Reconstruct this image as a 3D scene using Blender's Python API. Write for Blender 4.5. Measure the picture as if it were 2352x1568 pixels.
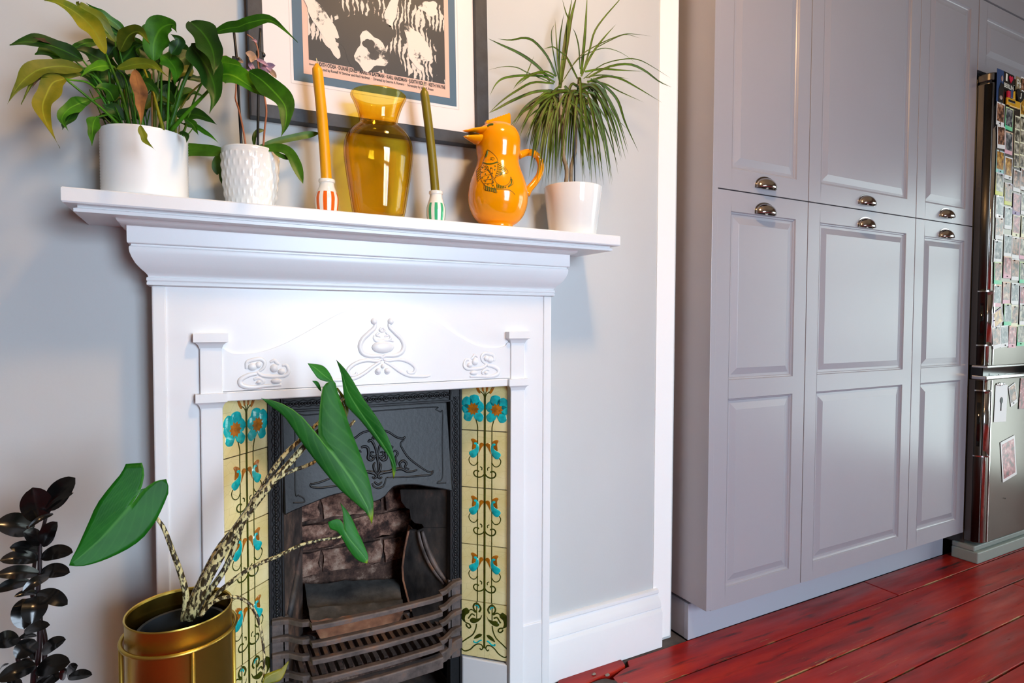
import bpy, bmesh, math, random
from mathutils import Vector, Matrix
from mathutils.bvhtree import BVHTree
random.seed(7)
for o in list(bpy.data.objects): bpy.data.objects.remove(o)
SC = bpy.context.scene; COL = SC.collection
# ------------------------------------------------------------------ camera
FPX, YAW, PIT, ROL = 1360.13, 0.490020, -0.034497, 0.0037928
CXP, CYP = 1176.0, 784.0
fw = Vector((math.sin(YAW)*math.cos(PIT), math.cos(YAW)*math.cos(PIT), math.sin(PIT)))
rt = Vector((math.cos(YAW), -math.sin(YAW), 0)); up = rt.cross(fw)
RT = rt*math.cos(ROL)+up*math.sin(ROL); UP = up*math.cos(ROL)-rt*math.sin(ROL); FW = fw
cam = bpy.data.cameras.new('camera'); camo = bpy.data.objects.new('camera', cam); COL.objects.link(camo)
M = Matrix((RT, UP, -FW)).transposed().to_4x4(); camo.matrix_world = M
cam.sensor_width = 36; cam.lens = FPX*36/2352; cam.clip_start = .01
SC.camera = camo
# ------------------------------------------------------------------ light and exposure
SC.view_settings.view_transform = 'Standard'; SC.view_settings.look = 'None'
SC.view_settings.gamma = 1; SC.view_settings.use_curve_mapping = False
SC.view_settings.exposure = 0.36
SC.cycles.max_bounces = 8; SC.cycles.diffuse_bounces = 4; SC.cycles.glossy_bounces = 4
SC.cycles.transparent_max_bounces = 16; SC.cycles.use_denoising = True
SC.cycles.caustics_reflective = False; SC.cycles.caustics_refractive = False
W = bpy.data.worlds.new('world'); SC.world = W; W.use_nodes = True
W.node_tree.nodes['Background'].inputs[0].default_value = (.55, .7, 1, 1)
W.node_tree.nodes['Background'].inputs[1].default_value = 0.6
def area(name, loc, target, sx, sy, power, col):
    l = bpy.data.lights.new(name, 'AREA'); l.shape = 'RECTANGLE'; l.size = sx; l.size_y = sy
    l.energy = power; l.color = col
    o = bpy.data.objects.new(name, l); COL.objects.link(o); o.location = loc
    o.rotation_euler = (Vector(target)-Vector(loc)).to_track_quat('-Z', 'Y').to_euler(); return o
def bulb(name, loc, power, col, r):
    l = bpy.data.lights.new(name, 'POINT'); l.energy = power; l.color = col; l.shadow_soft_size = r
    o = bpy.data.objects.new(name, l); COL.objects.link(o); o.location = loc; return o
area('daylight_window', (1.05, -2.62, .2), (.75, 0, -.5), 1.3, 1.8, 52, (.68, .83, 1.0)).data.spread = math.radians(105)
area('daylight_garden_door', (4.34, .0, -.05), (0, .3, -.6), 1.5, 1.8, 36, (.80, .95, .90))
bulb('ceiling_lamp_light', (.66, .34, 1.42), 36, (1.0, .62, .29), .09)
# ------------------------------------------------------------------ unprojection of photo points onto real planes
FL = -.95      # floor
WY = 1.32      # chimney breast wall
def ray(u, v): return RT*((u-CXP)/FPX) - UP*((v-CYP)/FPX) + FW
def U(u, v, y=None, x=None, z=None):
    d = ray(u, v)
    if y is not None: return d*(y/d.y)
    if x is not None: return d*(x/d.x)
    return d*(z/d.z)
def Upl(u, v, P, n):
    d = ray(u, v); n = Vector(n); return d*(Vector(P).dot(n)/d.dot(n))
def m2(px, P): return px*P.dot(FW)/FPX     # pixels -> metres at depth of P
# ------------------------------------------------------------------ materials
def s2l(c):
    if isinstance(c, str):
        c = [int(c[i:i+2], 16)/255 for i in (0, 2, 4)]
    return tuple(x/12.92 if x <= .04045 else ((x+.055)/1.055)**2.4 for x in c)+(1,)
MC = {}
class NT:
    def __init__(s, name):
        s.m = bpy.data.materials.new(name); s.m.use_nodes = True; s.t = s.m.node_tree
        s.b = s.t.nodes['Principled BSDF']; s.out = s.t.nodes['Material Output']; MC[name] = s.m
    def n(s, typ, **kw):
        x = s.t.nodes.new(typ)
        for k, v in kw.items():
            if k.startswith('i_'): x.inputs[k[2:].replace('_', ' ')].default_value = v
            elif k.startswith('n_'): x.inputs[int(k[2:])].default_value = v
            else: setattr(x, k, v)
        return x
    def l(s, a, b): s.t.links.new(a, b)
    def ramp(s, fac, stops, interp='LINEAR'):
        r = s.n('ShaderNodeValToRGB'); r.color_ramp.interpolation = interp
        e = r.color_ramp.elements
        while len(e) < len(stops): e.new(.5)
        for i, (p, c) in enumerate(stops): e[i].position = p; e[i].color = c if len(c) == 4 else tuple(c)+(1,)
        s.l(fac, r.inputs[0]); return r.outputs[0]
    def mix(s, fac, a, b, mode='MIX'):
        x = s.n('ShaderNodeMix', data_type='RGBA', blend_type=mode)
        for sock, v in ((x.inputs['Factor'], fac), (x.inputs[6], a), (x.inputs[7], b)):
            if hasattr(v, 'is_linked') or isinstance(v, bpy.types.NodeSocket): s.l(v, sock)
            else: sock.default_value = v
        return x.outputs[2]
    def math(s, op, a, b=0.):
        x = s.n('ShaderNodeMath', operation=op)
        for i, v in enumerate((a, b)):
            if isinstance(v, bpy.types.NodeSocket): s.l(v, x.inputs[i])
            else: x.inputs[i].default_value = v
        return x.outputs[0]
    def coord(s, k='Object', scale=(1, 1, 1)):
        c = s.n('ShaderNodeTexCoord'); mp = s.n('ShaderNodeMapping'); mp.inputs['Scale'].default_value = scale
        s.l(c.outputs[k], mp.inputs[0]); return mp.outputs[0]
    def noise(s, vec, scale, detail=4, rough=.55):
        x = s.n('ShaderNodeTexNoise'); x.inputs['Scale'].default_value = scale
        x.inputs['Detail'].default_value = detail; x.inputs['Roughness'].default_value = rough
        if vec is not None: s.l(vec, x.inputs['Vector'])
        return x.outputs[0]
    def bump(s, h, strength=.2, dist=.002):
        x = s.n('ShaderNodeBump'); x.inputs['Strength'].default_value = strength; x.inputs['Distance'].default_value = dist
        s.l(h, x.inputs['Height']); s.l(x.outputs[0], s.b.inputs['Normal'])
    def set(s, **kw):
        for k, v in kw.items():
            i = s.b.inputs[{'col': 'Base Color', 'rough': 'Roughness', 'metal': 'Metallic', 'spec': 'Specular IOR Level', 'coat': 'Coat Weight', 'coatr': 'Coat Roughness', 'trans': 'Transmission Weight', 'sub': 'Subsurface Weight'}[k]]
            if isinstance(v, bpy.types.NodeSocket): s.l(v, i)
            else: i.default_value = v
        return s
def M_(name): return MC[name]
def plain(name, col, rough=.5, metal=0., spec=.5, nscale=0, nstr=.1, var=0., vscale=6., coat=0., k='Object', scale=(1, 1, 1)):
    t = NT(name); c = s2l(col) if isinstance(col, str) else tuple(col)+(1,)
    t.set(col=c, rough=rough, metal=metal, spec=spec, coat=coat)
    if var or nscale: vec = t.coord(k, scale)
    if var:
        f = t.noise(vec, vscale, 5)
        lo = tuple(max(0, x*(1-var)) for x in c[:3])+(1,); hi = tuple(min(1, x*(1+var)) for x in c[:3])+(1,)
        t.set(col=t.ramp(f, [(.3, lo), (.7, hi)]))
    if nscale: t.bump(t.noise(vec, nscale, 6), nstr)
    return t
plain('wall_paint', 'c1c4c5', .75, var=.03, vscale=2., nscale=160, nstr=.06)
plain('white_paint', 'e6e7e9', .32, var=.02, vscale=5, nscale=45, nstr=.10)
plain('strip_white', 'fbfaf8', .5, nscale=30, nstr=.1)
plain('ceiling_paint', 'b9a78c', .8)
plain('room_paint', '9a958c', .8)
plain('cabinet_grey', '9d9aa1', .30, var=.02, vscale=3, spec=.6)
plain('plinth_grey', 'a9adb8', .42)
plain('dark_gap', '17151a', .9)
plain('chrome_dark', 'c4beb8', .13, metal=1.)
plain('chrome', 'dcdcdc', .14, metal=1.)
plain('steel', '6b655f', .30, metal=1., nscale=400, nstr=.03, scale=(60, 60, .6))
plain('steel_dark', '4a4540', .35, metal=1.)
plain('fridge_side', '3b3733', .4)
plain('fridge_black', '0c0c0d', .08, spec=.6)
plain('fridge_base', '8b928b', .5)
plain('soil', '2a1c14', .95, nscale=120, nstr=.8, var=.5, vscale=60)
plain('pot_matte', 'eef0f0', .45, nscale=300, nstr=.03, scale=(.2, .2, 1.4))
plain('pot_gloss', 'f3f1ec', .1, coat=.5)
plain('yellow_glaze', 'f89c04', .13, coat=.4, var=.05, vscale=8)
plain('glaze_ink', '3a2a08', .3)
plain('glaze_green', '55631a', .3)
plain('candle_amber', 'eda408', .38, var=.06, vscale=10)
plain('candle_olive', '7d6d0f', .4, var=.08, vscale=10)
plain('wick', 'e8d9a8', .9)
plain('frame_black', '2c2e34', .5, nscale=90, nstr=.25, var=.25, vscale=40, scale=(1, 1, 1))
plain('mount_white', 'ece5e3', .7)
plain('mount_line', 'd6cdca', .7)
plain('print_blue', '41627a', .55)
plain('print_pink', 'dfb8a6', .55)
plain('print_black', '20242b', .5)
plain('print_cream', 'e2d7cc', .55)
plain('ink', '262226', .6)
plain('cast_iron', '0f1114', .46, metal=.0, spec=.4, nscale=110, nstr=.25, var=.2, vscale=12)
plain('black_plastic', '121214', .4)
plain('orchid_stem', 'a8694a', .6)
plain('petal', 'b691a6', .7, var=.25, vscale=60)
plain('petal_dry', 'a98a72', .8, var=.25, vscale=60)
plain('gold', 'c9a94e', .38, metal=1., nscale=0)
plain('gold_inside', 'cfb050', .26, metal=1.)
plain('nursery_pot', '27313b', .55)
plain('bark', '8d7b63', .9, nscale=80, nstr=.6, var=.3, vscale=40)
plain('paper_white', 'eceaea', .5)
plain('black_stem', '241a1c', .35)
plain('hearth', '4b4340', .9, nscale=40, nstr=.8, var=.5, vscale=18)
plain('debris', '8a7d70', .9, nscale=60, nstr=.5)
plain('lamp_white', 'f2eee6', .5)
t = NT('lamp_glow'); t.b.inputs['Emission Color'].default_value = (1, .75, .5, 1); t.b.inputs['Emission Strength'].default_value = 4
# worn red boards
t = NT('red_board'); v = t.coord('Object', (1, 9, 9)); oi = t.n('ShaderNodeObjectInfo')
add = t.n('ShaderNodeVectorMath', operation='ADD'); t.l(v, add.inputs[0]); cmb = t.n('ShaderNodeCombineXYZ')
t.l(t.math('MULTIPLY', oi.outputs['Random'], 37.), cmb.inputs[0]); t.l(cmb.outputs[0], add.inputs[1]); v = add.outputs[0]
base = t.ramp(t.noise(v, 2.2, 5), [(.25, s2l('5e0d0c')), (.5, s2l('94150e')), (.75, s2l('b02e16'))])
dirt = t.ramp(t.noise(v, 1.1, 7, .7), [(.40, (1, 1, 1)), (.30, (0, 0, 0))])
dirt = t.ramp(t.noise(v, 3.4, 6, .62), [(.30, (0, 0, 0)), (.42, (1, 1, 1))])
base = t.mix(dirt, s2l('2c1210'), base)
v2 = t.coord('Object', (1.2, 26, 26)); add2 = t.n('ShaderNodeVectorMath', operation='ADD'); t.l(v2, add2.inputs[0]); t.l(cmb.outputs[0], add2.inputs[1])
sc_ = t.noise(add2.outputs[0], 5., 8, .75)
sepx = t.n('ShaderNodeSeparateXYZ'); gco = t.n('ShaderNodeNewGeometry'); t.l(gco.outputs['Position'], sepx.inputs[0])
near = t.ramp(t.math('MULTIPLY_ADD', sepx.outputs[1], -1.0), [(0, (0, 0, 0)), (1, (1, 1, 1))])
big = t.noise(add.outputs[0], .9, 3)
wear = t.math('ADD', sc_, t.math('MULTIPLY', t.math('SUBTRACT', big, .5), .5))
base = t.mix(t.ramp(wear, [(.66, (0, 0, 0)), (.74, (1, 1, 1))]), base, s2l('a5804e'))
gn = t.n('ShaderNodeTexCoord'); gs = t.n('ShaderNodeSeparateXYZ'); t.l(gn.outputs['Generated'], gs.inputs[0])
ed = t.math('ADD', t.math('ABSOLUTE', t.math('SUBTRACT', gs.outputs[1], .5)), t.math('MULTIPLY', t.math('SUBTRACT', t.noise(v, 9, 6, .7), .56), .16))
base = t.mix(t.ramp(ed, [(.487, (0,)*3), (.495, (.9,)*3)]), base, t.mix(t.ramp(t.noise(v, 2.2, 3), [(.45, (0,)*3), (.6, (1,)*3)]), s2l('2a1512'), s2l('a8865a')))
t.set(spec=.35, col=base, rough=t.ramp(t.noise(v, 4, 4), [(.3, (.27,)*3), (.7, (.5,)*3)])); t.bump(t.noise(v, 6, 6), .25)
# brick / soot
t = NT('fire_brick'); v = t.n('ShaderNodeNewGeometry').outputs['Position']; oi = t.n('ShaderNodeObjectInfo')
f = t.noise(v, 17, 9, .72); c = t.ramp(f, [(.37, s2l('120d0c')), (.46, s2l('4a3129')), (.55, s2l('97705e')), (.70, s2l('e4c6ae'))])
t.set(col=t.mix(t.math('MULTIPLY', oi.outputs['Random'], .5), c, s2l('3a2a24')), rough=.95); t.bump(t.noise(v, 50, 7), 1., .006)
t = NT('mortar'); v = t.coord('Object'); t.set(col=t.ramp(t.noise(v, 30, 8, .7), [(.35, s2l('1a1311')), (.55, s2l('5a4238')), (.72, s2l('b09684'))]), rough=1.)
t = NT('fire_clay'); v = t.coord('Object'); t.set(col=t.ramp(t.noise(v, 16, 7, .65), [(.32, s2l('1a1716')), (.52, s2l('4b3e38')), (.7, s2l('8a6a58'))]), rough=.85); t.bump(t.noise(v, 60, 6), .6)
t = NT('fire_terracotta'); v = t.coord('Object'); t.set(col=t.ramp(t.noise(v, 22, 6, .6), [(.3, s2l('5b4034')), (.6, s2l('a9765a')), (.8, s2l('caa07e'))]), rough=.9)
t = NT('ash_slab'); v = t.coord('Object'); t.set(col=t.ramp(t.noise(v, 18, 7, .65), [(.3, s2l('242424')), (.6, s2l('4d4c4a')), (.8, s2l('6e665e'))]), rough=.9); t.bump(t.noise(v, 60, 6), .5)
t = NT('cheek_iron'); v = t.coord('Object', (1, 1, .5)); t.set(col=t.ramp(t.noise(v, 14, 7, .65), [(.35, s2l('202124')), (.55, s2l('4a4543')), (.75, s2l('8a6a5c'))]), rough=.6, metal=.2); t.bump(t.noise(v, 40, 6), .3)
t = NT('rust_iron'); v = t.coord('Object'); t.set(col=t.ramp(t.noise(v, 20, 7, .65), [(.3, s2l('3a3331')), (.58, s2l('6a5d58')), (.75, s2l('8a5a38'))]), rough=.62, metal=.25); t.bump(t.noise(v, 90, 6), .4)
# tile glaze
t = NT('tile_glaze'); v = t.coord('Object'); oi = t.n('ShaderNodeObjectInfo')
vo = t.n('ShaderNodeTexVoronoi', feature='DISTANCE_TO_EDGE'); vo.inputs['Scale'].default_value = 42; t.l(v, vo.inputs['Vector'])
c = t.ramp(t.noise(v, 14, 4), [(.3, s2l('e0d08c')), (.7, s2l('f2e6b0'))])
c = t.mix(t.ramp(vo.outputs['Distance'], [(.0, (1, 1, 1)), (.012, (0, 0, 0))]), c, t.mix(.55, c, s2l('a8935a')))
t.set(col=c, rough=.12, coat=.5)
plain('tile_turquoise', '11b2b4', .12, var=.35, vscale=60, coat=.5)
plain('tile_brown', 'a2610f', .12, var=.5, vscale=70, coat=.5)
plain('tile_dark', '39400c', .15, var=.4, vscale=60)
plain('tile_line', 'e9ecd0', .15)
plain('tile_orange', 'b46a12', .12, var=.45, vscale=90, coat=.5)
plain('grout', '4a4036', .95)
# striped ceramic
def striped(name, col, n):
    t = NT(name); v = t.coord('Object'); s = t.n('ShaderNodeSeparateXYZ'); t.l(v, s.inputs[0])
    a = t.math('ARCTAN2', s.outputs[1], s.outputs[0]); w = t.math('SINE', t.math('MULTIPLY', a, n))
    top = t.math('LESS_THAN', s.outputs[2], .0485)
    f = t.math('MULTIPLY', t.math('GREATER_THAN', w, .05), top)
    t.set(col=t.mix(f, s2l('f3f0e8'), s2l(col)), rough=.12, coat=.5)
striped('stripe_orange', 'e8641a', 9); striped('stripe_green', '3fae7c', 9)
# leaf materials (UV: x across, y along)
def leafmat(name, c1, c2, rib, edge=None, rough=.42, varscale=30, trans=.0, veins=0., tip=None, coat=0., spec=.32, ribs=.10):
    t = NT(name); uv = t.n('ShaderNodeTexCoord'); s = t.n('ShaderNodeSeparateXYZ'); t.l(uv.outputs['UV'], s.inputs[0])
    oi = t.n('ShaderNodeObjectInfo')
    c = t.ramp(t.noise(uv.outputs['Object'], varscale, 5), [(.3, s2l(c1)), (.7, s2l(c2))])
    hs = t.n('ShaderNodeHueSaturation'); t.l(c, hs.inputs['Color'])
    t.l(t.math('ADD', t.math('MULTIPLY', oi.outputs['Random'], .5), .75), hs.inputs['Value']); c = hs.outputs[0]
    d = t.math('ABSOLUTE', t.math('SUBTRACT', s.outputs[0], .5))
    if veins:
        ph = t.math('SUBTRACT', t.math('MULTIPLY', s.outputs[1], 24.), t.math('MULTIPLY', d, 16.))
        vn = t.math('POWER', t.math('ABSOLUTE', t.math('SINE', ph)), 18.)
        c = t.mix(t.math('MULTIPLY', vn, veins), c, s2l(rib))
    c = t.mix(t.ramp(d, [(.012, (.75,)*3), (.05, (0,)*3)]), c, s2l(rib))
    if edge: c = t.mix(t.ramp(d, [(.24, (0,)*3), (.46, (.9,)*3)]), c, s2l(edge))
    if tip: c = t.mix(t.ramp(s.outputs[1], [(.90, (0,)*3), (1., (1,)*3)]), c, s2l(tip))
    t.set(col=c, rough=rough, coat=coat, spec=spec)
    w = t.n('ShaderNodeTexWave'); w.inputs['Scale'].default_value = 8; w.inputs['Distortion'].default_value = 2
    t.l(uv.outputs['UV'], w.inputs['Vector']); t.bump(w.outputs[1], ribs, .002)
    if trans:
        tr = t.n('ShaderNodeBsdfTranslucent'); t.l(c, tr.inputs[0]); mx = t.n('ShaderNodeMixShader'); mx.inputs[0].default_value = trans
        t.l(t.b.outputs[0], mx.inputs[1]); t.l(tr.outputs[0], mx.inputs[2]); t.l(mx.outputs[0], t.out.inputs[0])
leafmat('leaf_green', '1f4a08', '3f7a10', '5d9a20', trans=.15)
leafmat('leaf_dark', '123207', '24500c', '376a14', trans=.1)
leafmat('leaf_bright', '2c6a0a', '5b9416', '83b52c', trans=.2)
leafmat('leaf_olive', '34520a', '77791a', '7f9024', trans=.15, varscale=20)
leafmat('leaf_yellow', '47620c', 'a8951a', '9aa02a', trans=.2, varscale=16)
leafmat('leaf_brown', '4a2c14', 'a06a34', '7a4c22', rough=.7)
leafmat('leaf_dry', '2a1e16', '4c3826', '3a2a1a', rough=.8)
leafmat('dracaena_leaf', '27450a', '557a14', '5c8420', edge='4c2410', rough=.42, trans=.12)
leafmat('orchid_leaf', '2a4d0c', '44701a', '35601a', rough=.35, trans=.05)
leafmat('aloc_leaf', '14561a', '2c7a28', '5a9c4a', ribs=.02, spec=.18, rough=.45, trans=.1, veins=.12, tip='9fb82a', varscale=14)
leafmat('aloc_dark', '0c4a0c', '1a6614', '3a7c2c', ribs=.02, spec=.12, rough=.4, trans=.05, veins=.12, varscale=14)
leafmat('black_leaf', '070808', '151413', '1c1916', ribs=.02, rough=.22, coat=.12, spec=.4)
# zebra petiole
t = NT('zebra_stem'); uv = t.n('ShaderNodeTexCoord'); mp = t.n('ShaderNodeMapping'); mp.inputs['Scale'].default_value = (95, 95, 46)
t.l(uv.outputs['Object'], mp.inputs[0]); f = t.noise(mp.outputs[0], 2.3, 3, .5)
t.set(col=t.ramp(f, [(.49, s2l('342a12')), (.55, s2l('d2c890'))]), rough=.5)
# amber glass: tinted clear walls with reflections
t = NT('amber_glass'); lw = t.n('ShaderNodeLayerWeight'); lw.inputs[0].default_value = .5
c = t.ramp(lw.outputs['Facing'], [(0., (.98, .885, .43)), (.4, (.968, .845, .34)), (.72, (.92, .72, .19)), (.92, (.55, .33, .04)), (1., (.35, .18, .01))])
tr = t.n('ShaderNodeBsdfTransparent'); t.l(c, tr.inputs[0]); gl = t.n('ShaderNodeBsdfGlossy'); gl.inputs['Roughness'].default_value = .03
mx = t.n('ShaderNodeMixShader'); t.l(t.math('ADD', t.math('MULTIPLY', t.math('POWER', lw.outputs['Facing'], 4.), .45), .04), mx.inputs[0]); t.l(tr.outputs[0], mx.inputs[1]); t.l(gl.outputs[0], mx.inputs[2]); t.l(mx.outputs[0], t.out.inputs[0])
t = NT('window_glass'); tr = t.n('ShaderNodeBsdfTransparent'); gl = t.n('ShaderNodeBsdfGlossy'); gl.inputs['Roughness'].default_value = 0; mx = t.n('ShaderNodeMixShader'); mx.inputs[0].default_value = .06
t.l(tr.outputs[0], mx.inputs[1]); t.l(gl.outputs[0], mx.inputs[2]); t.l(mx.outputs[0], t.out.inputs[0])
# abstract poster field
t = NT('poster_art'); v = t.coord('Object', (1, 1, 1)); f = t.noise(v, 13, 5, .55); w = t.n('ShaderNodeTexWave'); w.inputs['Scale'].default_value = 30; w.inputs['Distortion'].default_value = 9; w.inputs['Detail'].default_value = 3; t.l(v, w.inputs[0])
g = t.math('ADD', f, t.math('MULTIPLY', t.math('SUBTRACT', w.outputs[1], .5), .12))
t.set(col=t.ramp(g, [(.55, s2l('20242b')), (.575, s2l('d9cec3'))]), rough=.5)
t = NT('poster_shape'); v = t.coord('Object'); f = t.noise(v, 26, 5, .6)
t.set(col=t.ramp(f, [(.40, s2l('262a30')), (.45, s2l('e2d7cc'))]), rough=.5)
# photo pictures: three palettes with object-random offsets
def photomat(name, cols, sc=26):
    t = NT(name); v = t.coord('Object'); oi = t.n('ShaderNodeObjectInfo'); a = t.n('ShaderNodeVectorMath', operation='ADD'); t.l(v, a.inputs[0])
    cm = t.n('ShaderNodeCombineXYZ'); t.l(t.math('MULTIPLY', oi.outputs['Random'], 50.), cm.inputs[0]); t.l(cm.outputs[0], a.inputs[1])
    f = t.noise(a.outputs[0], sc*1.6, 3); n = len(cols)
    t.set(col=t.ramp(f, [(.30+.42*i/(n-1), s2l(c)) for i, c in enumerate(cols)]), rough=.25)
photomat('photo_warm', ['1c1412', '4c2f22', 'a8765a', 'd8b9a0'])
photomat('photo_cool', ['14161c', '3a4048', '8a8a88', 'd8d4cc'])
photomat('photo_amber', ['2a1a08', '8a5a14', 'd09a30', 'ead7a0'])
photomat('photo_grey', ['16140f', '5a564a', 'b8b09c', 'e4dcc8'])
photomat('photo_red', ['1a1014', '7a2430', 'c06a70', 'e6d2c8'])
def gradmat(name, a, b):
    t = NT(name); v = t.n('ShaderNodeTexCoord'); s = t.n('ShaderNodeSeparateXYZ'); t.l(v.outputs['Generated'], s.inputs[0])
    t.set(col=t.ramp(t.math('ADD', t.math('MULTIPLY', s.outputs[2], .7), t.math('MULTIPLY', s.outputs[0], .3)), [(.1, s2l(a)), (.9, s2l(b))]), rough=.4)
gradmat('border_white', 'e8e6e4', 'eceae8'); gradmat('border_teal', '8fd0c4', 'bfd6dc'); gradmat('border_lime', 'd6dc4a', 'd8cce0')
gradmat('border_pink', 'e4a6bc', 'e6c3a0'); gradmat('border_green', '4fd09a', 'd8dca4'); gradmat('border_purple', '8a6aa0', 'c8bcc4'); gradmat('border_cream', 'eee8c0', 'f0ecd0')
plain('magnet_black', '141414', .35); plain('magnet_red', 'c4123c', .4); plain('magnet_yellow', 'd8a01c', .35); plain('magnet_blue', '2a4470', .35)
plain('magnet_skin', 'a58a80', .5); plain('magnet_white', 'e6e2d6', .4); plain('magnet_tan', '8a7858', .5, var=.4, vscale=80)
# ------------------------------------------------------------------ object helpers
WL = {}
def tag(o, label=None, cat=None, group=None, kind=None):
    for k, v in (('label', label), ('category', cat), ('group', group), ('kind', kind)):
        if v: o[k] = v
    return o
def thing(name, loc, label, cat, group=None):
    o = bpy.data.objects.new(name, None); o.empty_display_size = .05; COL.objects.link(o); o.location = loc
    WL[o.name] = Vector(loc); return tag(o, label, cat, group)
def link(name, me, parent=None, loc=None):
    o = bpy.data.objects.new(name, me); COL.objects.link(o)
    if parent is not None: o.parent = parent; WL[o.name] = WL[parent.name].copy()
    else: WL[o.name] = Vector((0, 0, 0))
    if loc is not None: o.location = loc
    return o
class MB:
    def __init__(s): s.v = []; s.f = []; s.m = []; s.cur = 0
    def mat(s, i): s.cur = i; return s
    def quad(s, *p):
        n = len(s.v); s.v += [Vector(q) for q in p]; s.f.append(tuple(range(n, n+len(p)))); s.m.append(s.cur); return s
    def box(s, a, b):
        x0, y0, z0 = a; x1, y1, z1 = b; n = len(s.v)
        s.v += [Vector(q) for q in ((x0,y0,z0),(x1,y0,z0),(x1,y1,z0),(x0,y1,z0),(x0,y0,z1),(x1,y0,z1),(x1,y1,z1),(x0,y1,z1))]
        for f in ((3,2,1,0),(4,5,6,7),(0,1,5,4),(1,2,6,5),(2,3,7,6),(3,0,4,7)):
            s.f.append(tuple(n+i for i in f)); s.m.append(s.cur)
        return s
    def grid(s, rows, closed=False):
        n = len(s.v); R, C = len(rows), len(rows[0])
        for r in rows: s.v += [Vector(p) for p in r]
        for i in range(R-1):
            for j in range(C if closed else C-1):
                k = (j+1) % C
                s.f.append((n+i*C+j, n+i*C+k, n+(i+1)*C+k, n+(i+1)*C+j)); s.m.append(s.cur)
        return s
    def lathe(s, prof, c=(0, 0, 0), seg=48, cap0=False, cap1=False, fn=None):
        c = Vector(c); rows = []
        for r, z in prof:
            rows.append([c+Vector(((fn(a, z, r) if fn else r)*math.cos(a), (fn(a, z, r) if fn else r)*math.sin(a), z)) for a in (2*math.pi*j/seg for j in range(seg))])
        n = len(s.v); s.grid(rows, True)
        if cap0: s.f.append(tuple(n+j for j in reversed(range(seg)))); s.m.append(s.cur)
        if cap1: s.f.append(tuple(n+(len(rows)-1)*seg+j for j in range(seg))); s.m.append(s.cur)
        return s
    def tube(s, path, r, seg=8, flat=None, caps=True):
        P = [Vector(p) for p in path]; N = len(P); rr = r if isinstance(r, (list, tuple)) else [r]*N
        rows = []; prev = None
        for i in range(N):
            T = (P[min(i+1, N-1)]-P[max(i-1, 0)]).normalized()
            if prev is None:
                a = Vector((0, 0, 1)) if abs(T.z) < .9 else Vector((1, 0, 0)); prev = T.cross(a).normalized()
            A = (prev-T*prev.dot(T)).normalized(); B = T.cross(A); prev = A
            rows.append([P[i]+(A*math.cos(q)+B*math.sin(q))*rr[i] for q in (2*math.pi*k/seg for k in range(seg))])
        if flat: # flatten along y towards plane
            for row in rows:
                for p in row: p.y = flat[0]+(p.y-flat[0])*flat[1]
        n = len(s.v); s.grid(rows, True)
        if caps:
            s.f.append(tuple(n+j for j in reversed(range(seg)))); s.m.append(s.cur)
            s.f.append(tuple(n+(N-1)*seg+j for j in range(seg))); s.m.append(s.cur)
        return s
    def prism(s, pts, d):
        n = len(s.v); k = len(pts); d = Vector(d); s.v += [Vector(p) for p in pts]+[Vector(p)+d for p in pts]
        s.f.append(tuple(reversed(range(n, n+k)))); s.m.append(s.cur); s.f.append(tuple(range(n+k, n+2*k))); s.m.append(s.cur)
        for i in range(k):
            j = (i+1) % k; s.f.append((n+i, n+j, n+k+j, n+k+i)); s.m.append(s.cur)
        return s
    def ball(s, c, r, sc=(1, 1, 1), seg=12, ring=7):
        c = Vector(c); rows = []
        for i in range(ring+1):
            a = math.pi*i/ring; rr = max(math.sin(a), .001)*r
            rows.append([c+Vector((rr*math.cos(b)*sc[0], rr*math.sin(b)*sc[1], -math.cos(a)*r*sc[2])) for b in (2*math.pi*j/seg for j in range(seg))])
        return s.grid(rows, True)
    def mesh(s, name, mats, off, smooth):
        me = bpy.data.meshes.new(name); me.from_pydata([tuple(p-off) for p in s.v], [], s.f)
        for m in (mats if isinstance(mats, (list, tuple)) else [mats]): me.materials.append(MC[m])
        me.polygons.foreach_set('material_index', s.m)
        bm = bmesh.new(); bm.from_mesh(me); bmesh.ops.recalc_face_normals(bm, faces=bm.faces); bm.to_mesh(me); bm.free()
        if smooth:
            me.polygons.foreach_set('use_smooth', [True]*len(me.polygons))
            if smooth is not True: me.set_sharp_from_angle(angle=math.radians(smooth))
        return me
    def build(s, name, mats, parent=None, smooth=False, bevel=0, origin=None, label=None, solid=0):
        off = WL[parent.name] if parent is not None else Vector(origin or (0, 0, 0))
        o = link(name, s.mesh(name, mats, off, smooth), parent)
        if parent is None: o.location = off; WL[o.name] = Vector(off)
        if solid: q = o.modifiers.new('thick', 'SOLIDIFY'); q.thickness = solid; q.offset = 0
        if bevel: q = o.modifiers.new('bevel', 'BEVEL'); q.width = bevel; q.segments = 2; q.limit_method = 'ANGLE'
        if label: o['label'] = label
        return o
def struct(o): o['kind'] = 'structure'; return o
def cr(pts, n):   # Catmull-Rom resample
    P = [Vector(p) for p in pts]
    if len(P) == 2: return [P[0].lerp(P[1], i/n) for i in range(n+1)]
    P = [P[0]*2-P[1]]+P+[P[-1]*2-P[-2]]; out = []; k = len(P)-3
    for i in range(n+1):
        t = i/n*k; j = min(int(t), k-1); t -= j; a, b, c, d = P[j:j+4]
        out.append(.5*((2*b)+(c-a)*t+(2*a-5*b+4*c-d)*t*t+(3*b-a-3*c+d)*t*t*t))
    return out
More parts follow.
